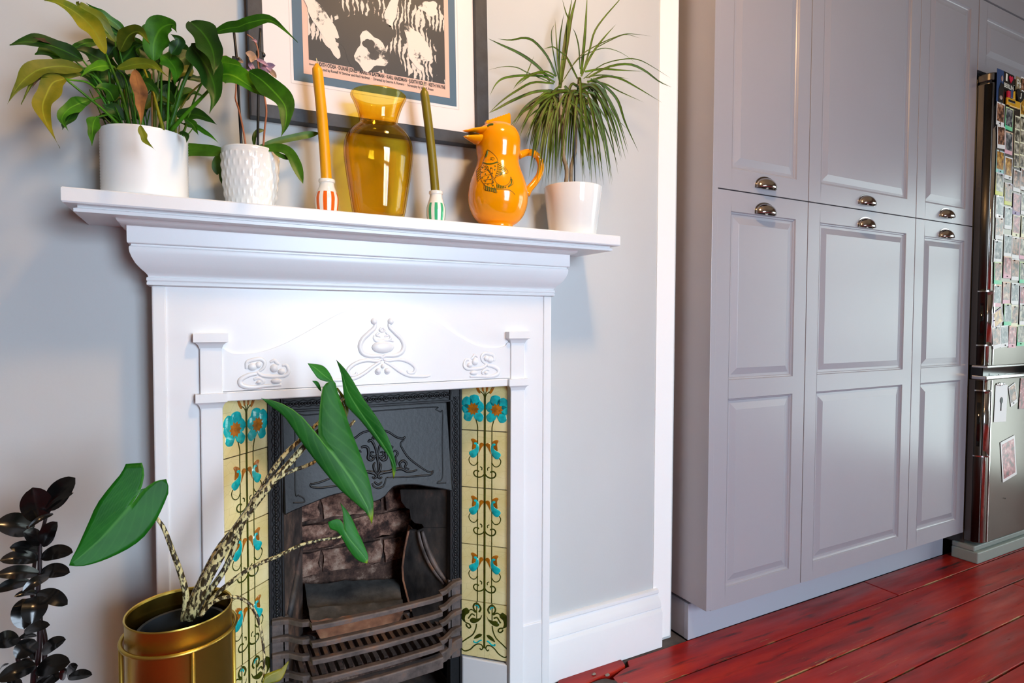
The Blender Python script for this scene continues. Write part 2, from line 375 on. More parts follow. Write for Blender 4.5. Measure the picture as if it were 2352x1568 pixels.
def surf(name, rows, uvs, mat, parent, smooth=True, label=None):
    off = WL[parent.name]; R, C = len(rows), len(rows[0])
    vs = [tuple(p-off) for r in rows for p in r]; fs = []
    for i in range(R-1):
        for j in range(C-1): fs.append((i*C+j, i*C+j+1, (i+1)*C+j+1, (i+1)*C+j))
    me = bpy.data.meshes.new(name); me.from_pydata(vs, [], fs); me.materials.append(MC[mat])
    uvl = me.uv_layers.new(name='UVMap'); fl = [q for r in uvs for q in r]
    for lp in me.loops: uvl.data[lp.index].uv = fl[lp.vertex_index]
    me.polygons.foreach_set('use_smooth', [True]*len(me.polygons))
    o = link(name, me, parent)
    if label: o['label'] = label
    return o
def leaf(parent, path, wid, mat, prof='lance', fold=.25, N=None, seg=16, cross=4, wave=0., name='leaf', label=None, roll=0.):
    P = cr(path, seg); rows = []; uvs = []; ph = random.random()*6
    for i, p in enumerate(P):
        t = i/seg; T = (P[min(i+1, seg)]-P[max(i-1, 0)]).normalized()
        n = (N if N is not None else (-p.normalized()+Vector((0, 0, .35)))).normalized()
        if roll: n = Matrix.Rotation(roll*(t-.3), 3, T) @ n
        S = T.cross(n)
        S = S.normalized() if S.length > .05 else RT.copy(); n2 = S.cross(T).normalized()
        if prof == 'lance': w = (math.sin(math.pi*min(1, t**.70*.97+.03))**1.0)*(1-.45*max(0, t-.62)/.38)
        elif prof == 'strap': w = (1-.25*(1-t))*(1-max(0, (t-.72)/.28)**2.2)*min(1, .6+t*2)
        elif prof == 'grass': w = (.75+.35*math.sin(min(t*2.4, 1.57)))*(1-t**2.6)
        else: w = math.sin(math.pi*min(1, t*.97+.03))**.55     # oval
        w = max(w, .02)*wid/2; row = []; uv = []
        for j in range(cross+1):
            q = 2*j/cross-1; ru = 1+(.20*math.sin(12*t+ph+(2.2 if q > 0 else 0))*min(1, 3*t) if wave > .02 else 0)
            row.append(p+S*(q*w*ru)+n2*(fold*abs(q)*w+wave*wid*math.sin(9*t+ph+q*2)*abs(q))); uv.append((j/cross, t))
        rows.append(row); uvs.append(uv)
    return surf(name, rows, uvs, mat, parent, label=label)
def pxpath(pts, y0, y1, bow=0.):
    n = len(pts)-1; return [U(u, v, y=y0+(y1-y0)*i/n+bow*math.sin(math.pi*i/n)) for i, (u, v) in enumerate(pts)]
def text_mesh(body, width, height=None, sx=1., bold=0.):
    cu = bpy.data.curves.new('lettering', 'FONT'); cu.body = body; cu.size = 1; cu.offset = bold; cu.resolution_u = 3
    o = bpy.data.objects.new('lettering', cu); COL.objects.link(o); bpy.context.view_layer.update()
    me = bpy.data.meshes.new_from_object(o.evaluated_get(bpy.context.evaluated_depsgraph_get())); bpy.data.objects.remove(o)
    xs = [v.co.x for v in me.vertices]; ys = [v.co.y for v in me.vertices]
    kx = width/(max(xs)-min(xs)); ky = (height/(max(ys)-min(ys))) if height else kx
    for v in me.vertices: v.co = Vector(((v.co.x-min(xs))*kx, 0, (v.co.y-min(ys))*ky))
    return me
exec_parts = []
# ================================================================== SETTING
CE = 1.75; XL, XR, YB = -1.8, 4.2, -2.5; AY = 1.95
def wall(name, boxes, m='wall_paint'):
    b = MB()
    for q in boxes: b.box(*q)
    return struct(b.build(name, m))
wall('wall_chimney', [((XL, WY, FL), (.05, AY, CE)), ((.65, WY, FL), (1.25, AY, CE)), ((.05, WY, -.165), (.65, AY, CE)), ((.05, 1.62, FL), (.65, AY, -.165))])
wall('wall_back', [((1.25, AY, FL), (XR, AY+.1, CE))])
wall('wall_left', [((XL-.1, YB, FL), (XL, WY, CE))], 'room_paint')
WX0, WX1, WZ0, WZ1 = .42, 1.68, -.68, 1.12
wall('wall_front', [((XL, YB-.1, FL), (WX0, YB, CE)), ((WX1, YB-.1, FL), (XR, YB, CE)), ((WX0, YB-.1, FL), (WX1, YB, WZ0)), ((WX0, YB-.1, WZ1), (WX1, YB, CE))], 'room_paint')
DY0, DY1, DZ1 = -.75, .75, 1.0
wall('wall_right', [((XR, YB, FL), (XR+.1, DY0, CE)), ((XR, DY1, FL), (XR+.1, AY, CE)), ((XR, DY0, DZ1), (XR+.1, DY1, CE))], 'room_paint')
wall('ceiling', [((XL-.1, YB-.1, CE), (XR+.1, AY+.1, CE+.1))], 'ceiling_paint')
# window with sash bars, and a glazed garden door
b = MB()
for x in (WX0, WX0+.61, WX1-.06): b.box((x, YB-.08, WZ0), (x+.06, YB-.03, WZ1))
for z in (WZ0, .22, WZ1-.06): b.box((WX0, YB-.08, z), (WX1, YB-.03, z+.06))
win = struct(b.build('window_1', 'white_paint')); b = MB().box((WX0+.01, YB-.058, WZ0+.01), (WX1-.01, YB-.052, WZ1-.01)); b.build('pane', 'window_glass', win)
b = MB()
for y in (DY0, -.04, DY1-.08): b.box((XR+.02, y, FL), (XR+.07, y+.08, DZ1))
for z in (FL, -.3, .35, DZ1-.08): b.box((XR+.02, DY0, z), (XR+.07, DY1, z+.06))
gd = struct(b.build('door_1', 'white_paint')); MB().box((XR+.042, DY0+.01, FL+.01), (XR+.048, DY1-.01, DZ1-.01)).build('pane', 'window_glass', gd)
# white corner strip and skirting
b = MB(); b.prism([(1.177, WY, FL+.008), (1.177, WY-.002, FL+.008), (1.244, WY-.002, FL+.008), (1.2515, WY+.004, FL+.008), (1.2515, WY+.3, FL+.008), (1.25, WY+.3, FL+.008)], (0, 0, CE-FL-.008))
struct(b.build('trim_1', 'strip_white', smooth=30))
BP = [(0, -.785), (.005, -.785), (.011, -.788), (.012, -.795), (.008, -.800), (.010, -.806), (.019, -.815), (.022, -.826), (.0235, -.833), (.020, -.8365), (.026, -.842), (.029, -.848), (.029, FL)]
def skirting(name, x0, x1):
    b = MB(); b.grid([[(x0, WY-p, z) for p, z in BP], [(x1, WY-p, z) for p, z in BP]])
    for x in (x0, x1): b.quad(*[(x, WY-p, z) for p, z in BP], (x, WY, FL))
    struct(b.build(name, 'white_paint', smooth=35))
skirting('baseboard_right', .776, 1.19); skirting('baseboard_left', XL, -.071)
# floor: sub-floor with single boards
b = MB().box((XL, YB, FL-.09), (XR, AY, FL-.025)); floor = struct(b.build('floor', 'dark_gap'))
ys = [1.283, 1.158, 1.02, .888, .760]; 
while ys[-1] > YB: ys.append(max(YB, ys[-1]-.131))
def board(x0, x1, y0, y1, cut=None):
    b = MB(); cx, cy = (x0+x1)/2, (y0+y1)/2; g = .0026
    if cut: b.prism([(x1-cx, y0+g-cy, -.022), (x1-cx, y1-g-cy, -.022)]+[(px-cx, py-cy, -.022) for px, py in cut], (0, 0, .022))
    else: b.box((x0-cx+g, y0+g-cy, -.022), (x1-cx-g, y1-g-cy, 0))
    o = b.build('floor_board', 'red_board', floor, bevel=.0016); o.location = (cx, cy, FL+random.uniform(-.0012, .0006)); return o
for i in range(len(ys)-1):
    y1, y0 = ys[i], ys[i+1]; dz = 0
    if i == 0:
        board(XL, -.075, y0, y1)
        e = [U(u, v, z=FL) for u, v in ((1441, 1516), (1445, 1529), (1430, 1536), (1421, 1543), (1408, 1554), (1416, 1566), (1424, 1580))]
        board(1.0, 2.15, y0, y1, [(p.x, max(y0+.006, p.y)) for p in e]+[(e[-1].x+.012, y0+.012), (e[-1].x+.004, y0+.002)]); board(2.15, XR, y0, y1); continue
    lim = .95 if y1 > .72 else XL
    cuts = sorted([lim, XR]+({1: [], 2: [2.62], 3: [1.36], 4: [2.1]}.get(i, [random.uniform(-1, 3.6)])))
    for a, c in zip(cuts, cuts[1:]): board(a, c, y0, y1)
    if y1 > .72: board(XL, .055, y0, y1)
# dark hearth slab in front of and below the fire
b = MB(); rows = []
for i in range(25):
    y = .70+.545*i/24; rows.append([Vector((.06+.90*j/36, y, FL-.001+.003*random.random())) for j in range(37)])
for i in range(25): rows[i][36].x += random.uniform(-.03, .03)
b.grid(rows); b.grid([[r[j] for r in (rows[0], [Vector((p.x, p.y, FL-.03)) for p in rows[0]])] for j in range(37)]); o = b.build('hearth', 'hearth', smooth=True); tag(o, 'rough dark hearth slab on the floor under the fire grate', 'hearth')
# broken strip of dark red board between hearth and skirting
e = [U(u, v, z=FL) for u, v in ((1422, 1514), (1430, 1520), (1436, 1530), (1416, 1541), (1402, 1548), (1380, 1556), (1340, 1575), (1270, 1590), (1285, 1562))]
b = MB(); b.prism([(p.x, p.y, FL-.02) for p in e], (0, 0, .024))
b.build('floor_board', 'red_board', floor, bevel=.002)
b = MB(); b.box((.99, 1.285, FL-.02), (1.28, 1.36, FL-.002)); b.build('floor_board', 'hearth', floor)
for k in range(9):
    x = random.uniform(.80, 1.0); y = random.uniform(1.08, 1.28); r = random.uniform(.004, .010)
    b = MB().ball((0, 0, 0), r, (1.4, 1, .6), 7, 4)
    for v in b.v: v += Vector((random.uniform(-1, 1), random.uniform(-1, 1), random.uniform(-1, 1)))*r*.22
    o = b.build('rubble_crumb', 'debris'); o.location = (x, y, FL+.006)
    tag(o, 'small crumb of grey rubble at the edge of the hearth by the skirting', 'rubble', 'rubble crumbs at the hearth edge')

# ================================================================== TALL CABINETS
CX = 1.3007; DY = 1.215; Z0 = -.8366; ZS = .3775; ZT = 1.262
STEPS = [(0, 0), (.002, .0035), (.005, .0045), (.007, .0068), (.0145, .0068), (.033, .0012), (.034, .0008)]
def raised_door(parent, x0, x1, z0, z1, cuts, name='door', s=.058, y=DY, t=.019):
    # cuts: list of (za, zb) panel openings
    b = MB(); a, c = x0+s, x1-s
    b.quad((x0, y, z0), (a, y, z0), (a, y, z1), (x0, y, z1)); b.quad((c, y, z0), (x1, y, z0), (x1, y, z1), (c, y, z1))
    edges = [z0]+[q for p in cuts for q in p]+[z1]
    for k in range(0, len(edges), 2): b.quad((a, y, edges[k]), (c, y, edges[k]), (c, y, edges[k+1]), (a, y, edges[k+1]))
    for za, zb in cuts:
        R = [[(a+i, y+d, za+i), (c-i, y+d, za+i), (c-i, y+d, zb-i), (a+i, y+d, zb-i)] for i, d in STEPS]
        b.grid(R, True); b.quad(*R[-1])
    yb = y+t
    for p, q in (((x0, z0), (x1, z0)), ((x1, z0), (x1, z1)), ((x1, z1), (x0, z1)), ((x0, z1), (x0, z0))):
        b.quad((p[0], y, p[1]), (p[0], yb, p[1]), (q[0], yb, q[1]), (q[0], y, q[1]))
    b.quad((x0, yb, z0), (x0, yb, z1), (x1, yb, z1), (x1, yb, z0))
    # merge shared verts and soften outer arris
    o = b.build(name, 'cabinet_grey', parent); bm = bmesh.new(); bm.from_mesh(o.data); bmesh.ops.remove_doubles(bm, verts=bm.verts, dist=1e-5)
    bmesh.ops.recalc_face_normals(bm, faces=bm.faces); bm.to_mesh(o.data); bm.free()
    q = o.modifiers.new('bevel', 'BEVEL'); q.width = .0012; q.segments = 2; q.limit_method = 'ANGLE'; q.angle_limit = math.radians(60)
    return o
def cup_handle(door, x, z, y=DY):
    b = MB(); rows = []
    for i in range(9):
        v = math.pi/2*i/8
        rows.append([(x+.041*math.cos(u), y-.001-.025*math.sin(u)*math.cos(v)*(1 if v < 1.5 else 0), z+.031*math.sin(u)**.8*math.sin(v)) for u in (math.pi*j/20 for j in range(21))])
    b.grid(rows)
    b2 = [(x+.045*math.cos(math.pi*j/20), y-.0015, z+.035*max(0, math.sin(math.pi*j/20))**.8) for j in range(21)]
    b.prism(b2, (0, .0014, 0))
    b.build('handle', 'chrome_dark', door, smooth=40, solid=.0018, label='dark chrome cup handle')
CABL = ['narrow grey tall cabinet beside the chimney wall with two cup handles', 'wide grey tall cabinet between the two narrow ones with two cup handles', 'narrow grey tall cabinet directly beside the steel fridge']
WD = [(0, .4), (.4, 1.0), (1.0, 1.397)]
for i, (a, c) in enumerate(WD):
    x0, x1 = CX+a, CX+c
    th = thing('tall_cabinet', ((x0+x1)/2, 1.5, Z0), CABL[i], 'cabinet', 'grey tall cabinets in the alcove')
    MB().box((x0+.001, DY+.022, Z0+.002), (x1-.001, 1.84, CE-.01)).build('carcass', 'cabinet_grey', th)
    d = raised_door(th, x0+.0015, x1-.0015, Z0, ZS-.0018, [(Z0+.058, Z0+.613), (Z0+.668, ZS-.06)], 'lower_door')
    cup_handle(d, (x0+x1)/2, ZS-.058)
    d = raised_door(th, x0+.0015, x1-.0015, ZS+.0018, ZT, [(ZS+.062, ZT-.058)], 'upper_door')
    cup_handle(d, (x0+x1)/2, ZS+.018)
    raised_door(th, x0+.0015, x1-.0015, ZT+.004, CE-.012, [(ZT+.062, CE-.07)], 'top_door')
    if i == 0: MB().box((1.2775, 1.208, -.829), (1.2985, 1.90, CE-.005)).build('side_panel', 'cabinet_grey', th, bevel=.001)
b = MB().box((1.283, 1.283, FL), (2.69, 1.30, Z0-.004)); b.box((1.2845, 1.3005, FL), (1.30, 1.84, Z0-.004))
tag(b.build('kickboard', 'plinth_grey', bevel=.001), 'long blue-grey kickboard on the red floor under the tall cabinets', 'kickboard')
# cabinet above the fridge
th = thing('wall_cabinet', (3.05, 1.5, .985), 'grey wall cabinet with raised panel door above the steel fridge', 'cabinet')
MB().box((2.703, DY+.022, .985), (3.46, 1.84, 1.262)).build('carcass', 'cabinet_grey', th)
raised_door(th, 2.703, 3.46, .985, 1.258, [(1.043, 1.200)], 'door')
th = thing('top_cabinet', (3.05, 1.5, 1.264), 'grey top cabinet front just under the ceiling over the fridge', 'cabinet')
MB().box((2.703, DY+.022, 1.264), (3.46, 1.84, CE-.01)).build('carcass', 'cabinet_grey', th)
raised_door(th, 2.703, 3.46, 1.266, CE-.012, [(1.324, CE-.07)], 'door')

# ================================================================== FRIDGE
FX, FY, FX1 = 2.703, 1.158, 3.32
fr = thing('fridge_freezer', (3.0, 1.48, FL), 'brushed steel fridge freezer covered in instant photos beside the grey cabinets', 'fridge')
MB().box((FX+.01, FY+.06, FL+.06), (FX1-.01, 1.82, .955)).build('body', 'fridge_side', fr, bevel=.004)
def rdoor(z0, z1, name, r=.034, inset=0.):
    arc = [(FX+r-r*math.cos(a), FY+r-r*math.sin(a)) for a in (math.pi/2*k/8 for k in range(9))]
    arc2 = [(FX1-r+r*math.sin(a), FY+r-r*math.cos(a)) for a in (math.pi/2*k/8 for k in range(9))]
    pts = [(FX, FY+.058)]+arc+arc2+[(FX1, FY+.058)]
    b = MB(); b.prism([(x, y, z0) for x, y in pts], (0, 0, z1-z0)); return b
def cornerstrip(parent, z0, z1, a0, a1, m, name, out=.0012, r=.034, label=None):
    b = MB(); rows = []
    for k in range(9):
        a = a0+(a1-a0)*k/8; d = Vector((-math.cos(a), -math.sin(a), 0)); c = Vector((FX+r, FY+r, 0))+d*(r+out)
        rows.append([c+Vector((0, 0, z0)), c+Vector((0, 0, z1))])
    b.grid(rows); return b.build(name, m, parent, smooth=True, solid=.001, label=label)
ud = rdoor(-.168, .925, 'upper_door').build('upper_door', 'steel', fr, smooth=35, bevel=.002)
ld = rdoor(-.868, -.222, 'lower_door').build('lower_door', 'steel', fr, smooth=35, bevel=.002)
tp = rdoor(.931, .962, 'top_cap').build('top_cap', 'steel', fr, smooth=35, bevel=.004)
MB().box((FX+.004, FY+.012, -.222), (FX1-.004, FY+.06, -.168)).build('control_strip', 'fridge_black', fr, bevel=.003)
MB().box((FX+.004, FY+.012, .920), (FX1-.004, FY+.06, .935)).build('gasket', 'fridge_black', fr)
MB().box((FX+.001, FY-.004, -.176), (FX1, FY+.05, -.168)).build('door_rim', 'chrome', ud, bevel=.002)
MB().box((FX+.001, FY-.002, -.2215), (FX1, FY+.05, -.207)).build('door_rim', 'chrome', ld, bevel=.003)
for d, z0, z1 in ((ud, -.165, .92), (ld, -.865, -.225)):
    cornerstrip(d, z0, z1, .02, .75, 'steel_dark', 'edge_panel')
    cornerstrip(d, z0, z1, .86, 1.2, 'chrome', 'edge_strip', .002, label='bright chrome corner strip')
    b = MB().box((FX+.044, FY-.0025, z0), (FX+.050, FY+.001, z1)); b.build('edge_strip', 'chrome', d)
for d, z0, z1 in ((ud, -.09, .125), (ld, -.525, -.262)):
    h = cornerstrip(d, z0, z1, .80, 1.42, 'chrome', 'handle', .006, label='bright chrome recessed handle')
    for z in (z0, z1-.005):
        b = MB(); rows = []
        for k in range(9):
            a = .05+1.4*k/8; dd = Vector((-math.cos(a), -math.sin(a), 0)); c = Vector((FX+.034, FY+.034, 0))
            rows.append([c+dd*.0345+Vector((0, 0, z)), c+dd*.043+Vector((0, 0, z)), c+dd*.043+Vector((0, 0, z+.005)), c+dd*.0345+Vector((0, 0, z+.005))])
        b.grid(rows, True); b.build('handle_rim', 'chrome', h, smooth=40)
    cornerstrip(d, z0+.04, z1-.05, .25, .55, 'fridge_black', 'grip_recess', .002)
b = MB().box((2.70, FY+.006, FL), (FX1, FY+.10, FL+.045)); b.box((2.703, FY+.02, FL+.045), (FX1, FY+.1, FL+.066)); b.build('foot_plinth', 'fridge_base', fr, bevel=.004)
b = MB()
for k, x in enumerate((2.792, 2.806, 2.818, 2.83, 2.846)): b.ball((x, FY-.003, -.243), (.006, .0075, .009, .0075, .006)[k], (1.1, .35, .8), 10, 6)
b.build('badge', 'chrome', ld, smooth=True, label='small chrome ring badge')
# ---- instant photos and magnets on the fridge doors (each its own thing)
BORD = {'w': ('white', 'border_white'), 't': ('teal', 'border_teal'), 'l': ('lime', 'border_lime'), 'p': ('pink', 'border_pink'), 'g': ('green', 'border_green'), 'u': ('purple', 'border_purple'), 'c': ('cream', 'border_cream')}
PIC = {'w': ('photo_warm', 'brown'), 'k': ('photo_cool', 'dark grey'), 'a': ('photo_amber', 'amber'), 'g': ('photo_grey', 'pale'), 'r': ('photo_red', 'reddish')}
def photo(u, v, rot, bord, pic, label, w=.061, h=.0865, brd=(.004, .005, .015), group='instant photos on the fridge door', cat='photo', lift=0., dot=(0, .038), name='instant_photo'):
    P = U(u, v, y=FY-.0022-lift)
    b = MB(); b.box((-w/2, 0, -h/2), (w/2, .0006, h/2)); o = b.build(name, bord)
    o.location = P; o.rotation_euler = (0, math.radians(rot), 0); WL[o.name] = Vector((0, 0, 0))
    tag(o, label, cat, group)
    if pic: MB().box((-w/2+brd[0], -.0003, -h/2+brd[2]), (w/2-brd[0], .0001, h/2-brd[1])).build('picture', pic, o)
    if dot: MB().ball((dot[0], -.0015, dot[1]*h/.0855), .0026, (1, .7, 1), 8, 5).build('magnet', 'magnet_black', o, smooth=True)
    return o
c1 = lambda x, y: (2240+x/7.84, 150+y/7.84)
c2 = lambda x, y: (2240+x/7.84, 340+y/7.84)
c3 = lambda x, y: (2240+x/8.71, 520+y/8.71)
c4 = lambda x, y: (2240+x/8.71, 680+y/8.71)
colnames = ['first', 'second', 'third', 'fourth']
ords = ['topmost', 'second', 'third', 'fourth', 'fifth', 'sixth', 'seventh', 'eighth', 'ninth', 'tenth']
PH = [[(c1(455, 880), 1, 'w', 'w'), (c1(470, 1295), -3, 'w', 'w'), (c2(450, 250), 1, 't', 'a'), (c2(440, 648), 1, 'l', 'g'), (c2(440, 1062), 0, 'w', 'k'), (c3(488, 35), 0, 'w', 'w'), (c3(455, 500), 1, 'w', 'k'), (c3(458, 930), -1, 'g', 'w'), (c3(445, 1385), 0, 'p', 'k')],
      [(c1(612, 965), 2, 'g', 'k'), (c1(607, 1400), 1, 'p', 'k'), (c2(600, 362), 1, 'w', 'a'), (c2(598, 828), 0, 'l', 'w'), (c2(597, 1258), 0, 'w', 'k'), (c3(652, 385), 0, 'w', 'k'), (c3(645, 815), 0, 'p', 'r'), (c3(628, 1325), -1, 'p', 'w'), (c4(652, 365), -1, 'g', 'k')],
      [(c2(755, 590), 2, 'w', 'w'), (c2(748, 1010), 2, 'u', 'r'), (c2(742, 1400), 2, 'c', 'r'), (c3(810, 425), 1, 'w', 'w'), (c3(803, 862), 0, 'w', 'w'), (c3(797, 1345), 0, 'w', 'k'), (c4(785, 395), 0, 'c', 'w')],
      [(c2(890, 570), 2, 'w', 'w'), (c2(892, 1010), 1, 'w', 'g'), (c2(895, 1420), 1, 'c', 'g'), (c3(962, 440), 1, 'p', 'g'), (c3(962, 920), 0, 'g', 'g'), (c3(965, 1400), 0, 'u', 'r'), (c4(960, 360), 0, 'w', 'g')]]
for ci, colm in enumerate(PH):
    for ri, ((u, v), r, bd, pc) in enumerate(colm):
        pos = f'{ords[ri]} in the {colnames[ci]} column from the handle side'
        photo(u, v, r, BORD[bd][1], PIC[pc][0], f'{BORD[bd][0]} edged instant photo, {PIC[pc][1]} picture, {pos}', dot=(random.uniform(-.015, .015), random.choice((.036, .036, -.036))), lift=.0008*((ri+ci) % 2))
photo(*c4(452, 432), 68, 'border_purple', 'photo_amber', 'tilted lilac instant photo with amber picture, lying almost sideways on the steel door', dot=(0, -.03))
photo(*c4(430, 825), -8, 'border_white', 'photo_warm', 'tilted white instant photo of three pink faces at the lowest door edge', lift=.0015)
photo(*c4(585, 800), -5, 'border_white', 'photo_cool', 'tilted white instant photo with blue grey picture, overlapping the lowest pink faces photo', dot=(.004, -.036))
photo(*c4(748, 812), 1, 'border_pink', 'photo_red', 'pink instant photo at the bottom, right of the two tilted white ones', dot=(0, -.036))
photo(*c4(915, 782), 1, 'border_green', 'photo_grey', 'green edged instant photo in the bottom row, cut off by the frame', dot=(0, -.034))
# two photo-booth strips: four small frames each
for k, (u, v, lb) in enumerate(((*c1(752, 1375), 'long black and white photo strip beside the second column of photos'), (*c1(852, 1390), 'long black and white photo strip, right of the other strip'))):
    P = U(u, v, y=FY-.0022); o = MB().box((-.0205, 0, -.1), (.0205, .0006, .1)).build('photo_strip', 'border_cream'); o.location = P; WL[o.name] = Vector((0, 0, 0))
    tag(o, lb, 'photo strip', 'photo strips on the fridge')
    for j in range(4): MB().box((-.0187, -.0003, -.097+.0492*j), (.0187, .0001, -.053+.0492*j)).build('picture', 'photo_grey', o)
photo(*c1(868, 760), -3, 'border_cream', 'photo_amber', 'large pale photo at the door edge under the black heart magnet', w=.054, h=.086)
# magnets along the top
o = photo(*c1(448, 370), 0, 'magnet_blue', None, 'tall dark blue portrait magnet in the top corner of the fridge door', w=.052, h=.124, cat='magnet', group='fridge magnets', dot=None, name='portrait_magnet')
b = MB(); b.ball((.012, -.001, .030), .009, (.8, .2, 1.3), 10, 6); b.build('face', 'magnet_skin', o, smooth=True)
b = MB(); b.prism([(-.012, -.0008, -.062), (.022, -.0008, -.062), (.022, -.0008, .010), (.004, -.0008, .014), (-.010, -.0008, -.012)], (0, -.0008, 0)); b.build('figure', 'magnet_black', o)
b = MB(); b.ball((.005, -.002, -.044), .010, (1.2, .2, .8), 10, 6); b.build('hand', 'magnet_skin', o, smooth=True)
o = photo(*c1(605, 300), 2, 'magnet_black', None, 'black square magnet reading I heart BERLIN in cream letters', w=.082, h=.066, cat='magnet', group='fridge magnets', dot=None, name='city_magnet')
def addtext(parent, body, x, z, w, h, mat, y=-.0012, name='lettering', bold=.01):
    me = text_mesh(body, w, h, bold=bold); me.materials.append(MC[mat]); q = link(name, me, parent); q.location = (x, y, z); return q
addtext(o, 'I', -.028, -.001, .014, .028, 'magnet_white', bold=.04); addtext(o, 'BERLIN', -.037, -.027, .074, .017, 'magnet_white', bold=.02)
def heart(s, y, d):
    return [(s*.95*math.sin(t)**3, y, s*(.8*math.cos(t)-.32*math.cos(2*t)-.13*math.cos(3*t)-.05*math.cos(4*t))) for t in (2*math.pi*k/28 for k in range(28))]
b = MB(); b.prism([(x+.012, y, z+.013) for x, y, z in heart(.016, -.0012, 0)], (0, -.0012, 0)); b.build('heart', 'magnet_red', o, bevel=.0004)
o = photo(*c1(785, 345), 2, 'magnet_tan', None, 'brown patterned square magnet with pale letters, right of the black city magnet', w=.05, h=.056, cat='magnet', group='fridge magnets', dot=None, name='letter_magnet')
addtext(o, 'Ps', -.018, -.012, .034, .03, 'magnet_white', bold=.015)
photo(*c1(868, 350), 3, 'border_white', 'photo_warm', 'white bordered picture card at the top edge of the fridge door', w=.04, h=.056, brd=(.005, .005, .005), group='fridge magnets', cat='magnet', dot=None, name='picture_card')
P = U(*c1(625, 590), y=FY-.003); b = MB()
b.mat(0).box((-.034, -.006, -.030), (.034, 0, -.004)).mat(1).box((-.030, -.007, -.003), (-.012, 0, .022)).mat(2).box((-.010, -.008, -.003), (.006, 0, .028)).mat(0).prism([(.008, -.007, -.003), (.028, -.007, -.003), (.024, -.007, .03), (.012, -.007, .024)], (0, .006, 0)).mat(3).box((-.026, -.0066, -.020), (.028, -.004, -.010))
o = b.build('souvenir_magnet', ['magnet_yellow', 'magnet_red', 'magnet_blue', 'magnet_black'], bevel=.001); o.location = P; tag(o, 'yellow moulded souvenir magnet with red and blue towers under the city magnet', 'magnet', 'fridge magnets')
P = U(*c1(690, 705), y=FY-.003); o = MB().box((-.042, -.006, -.014), (.042, 0, .014)).build('bar_magnet', 'magnet_yellow', bevel=.002); o.location = P; tag(o, 'flat dark yellow bar magnet above the green edged photo', 'magnet', 'fridge magnets')
P = U(*c1(800, 560), y=FY-.004); o = MB().prism(heart(.034, -.003, 0), (0, .006, 0)).build('heart_magnet', 'magnet_black', bevel=.001); o.location = P; o.rotation_euler = (0, math.radians(8), 0); WL[o.name] = Vector((0, 0, 0)); tag(o, 'black heart magnet with a pale letter J', 'magnet', 'fridge magnets')
addtext(o, 'J', -.006, -.010, .012, .024, 'magnet_white', y=-.0036)
# lower door papers
o = photo(2299, 926, 2, 'paper_white', None, 'white paper card with a small grey bulb drawing on the lower fridge door', w=.098, h=.148, cat='card', group=None, dot=(-.035, .066), name='paper_card')
b = MB(); b.ball((.002, -.0008, .012), .012, (1, .1, 1.1), 12, 7); b.box((-.003, -.0009, -.03), (.005, -.0002, .004)); b.build('drawing', 'print_black', o, smooth=True)
photo(2327, 906, -18, 'border_white', 'photo_warm', 'white instant photo of two faces tilted beside the white paper card', w=.056, h=.086, group='photos on the lower fridge door', dot=(-.006, -.034))
photo(2352, 904, 4, 'photo_warm', 'photo_red', 'unbordered photo of a long haired person, cut off by the frame', w=.075, h=.128, brd=(.002, .002, .002), group='photos on the lower fridge door', dot=None)
photo(2317, 1053, -10, 'border_white', 'photo_red', 'large white bordered group photo tilted on the lower fridge door', w=.118, h=.168, brd=(.010, .012, .012), group='photos on the lower fridge door', dot=(-.05, -.078))

# ================================================================== MANTELPIECE
PY = 1.25; PX0, PX1 = -.070, .775; OX0, OX1, OZ = .042, .660, -.155; MX = (OX0+OX1)/2
mp_ = thing('mantelpiece', (MX, PY, FL), 'white painted fireplace surround with deep shelf and moulded flower ornament', 'fireplace surround')
def mitre(prof, xl, xr, yf, name, m='white_paint', smooth=30):
    b = MB(); rows = [[(xl-p, WY, z), (xl-p, yf-p, z), (xr+p, yf-p, z), (xr+p, WY, z)] for p, z in prof]
    b.grid(rows); b.quad(*rows[0]); b.quad(*rows[-1]); return b.build(name, m, mp_, smooth=smooth)
mitre([(-.006, .1835), (0, .1835), (.0015, .186), (.0015, .2055), (0, .2075), (-.003, .2078)], -.182, .911, 1.1545, 'shelf')
mitre([(-.03, .172), (-.012, .172), (-.012, .1775), (-.0165, .1795), (-.0165, .184)], -.182, .911, 1.1545, 'shelf_moulding')
mitre([(.034, .1725), (.048, .1725), (.046, .1675), (.040, .163), (.034, .162)], PX0, PX1, PY, 'bed_moulding')
mitre([(.0, .166), (.0335, .166), (.0335, .134), (.0325, .1325), (.028, .1315), (.028, .129), (.0305, .127), (.0310, .123), (.0302, .117), (.0275, .109), (.0225, .099), (.0160, .091), (.0095, .085), (.0055, .080), (.0045, .0765), (.0070, .0755), (.0075, .071), (.0060, .0685), (.0070, .067), (.0070, .0625), (0, .0600)], PX0, PX1, PY, 'cornice')
b = MB(); b.box((PX0, PY, FL), (OX0, WY, .165)).box((OX1, PY, FL), (PX1, WY, .165)).box((OX0, PY, OZ), (OX1, WY, .165)); b.build('body', 'white_paint', mp_)
for x0, x1 in ((PX0, PX0+.022), (PX1-.022, PX1)): MB().box((x0, PY-.004, FL), (x1, PY+.01, .0605)).build('edge_bead', 'white_paint', mp_, bevel=.0025)
for x0, x1 in ((PX0+.0225, OX0-.037), (OX1+.037, PX1-.0225)): MB().box((x0, PY-.004, FL), (x1, PY+.01, -.748)).build('foot_block', 'white_paint', mp_, bevel=.0025)
zc = U(480, 765, y=1.232).z; zl = U(478, 897, y=1.232).z
zc, zc2 = -.0255, -.041; zl, zl2 = -.138, -.155
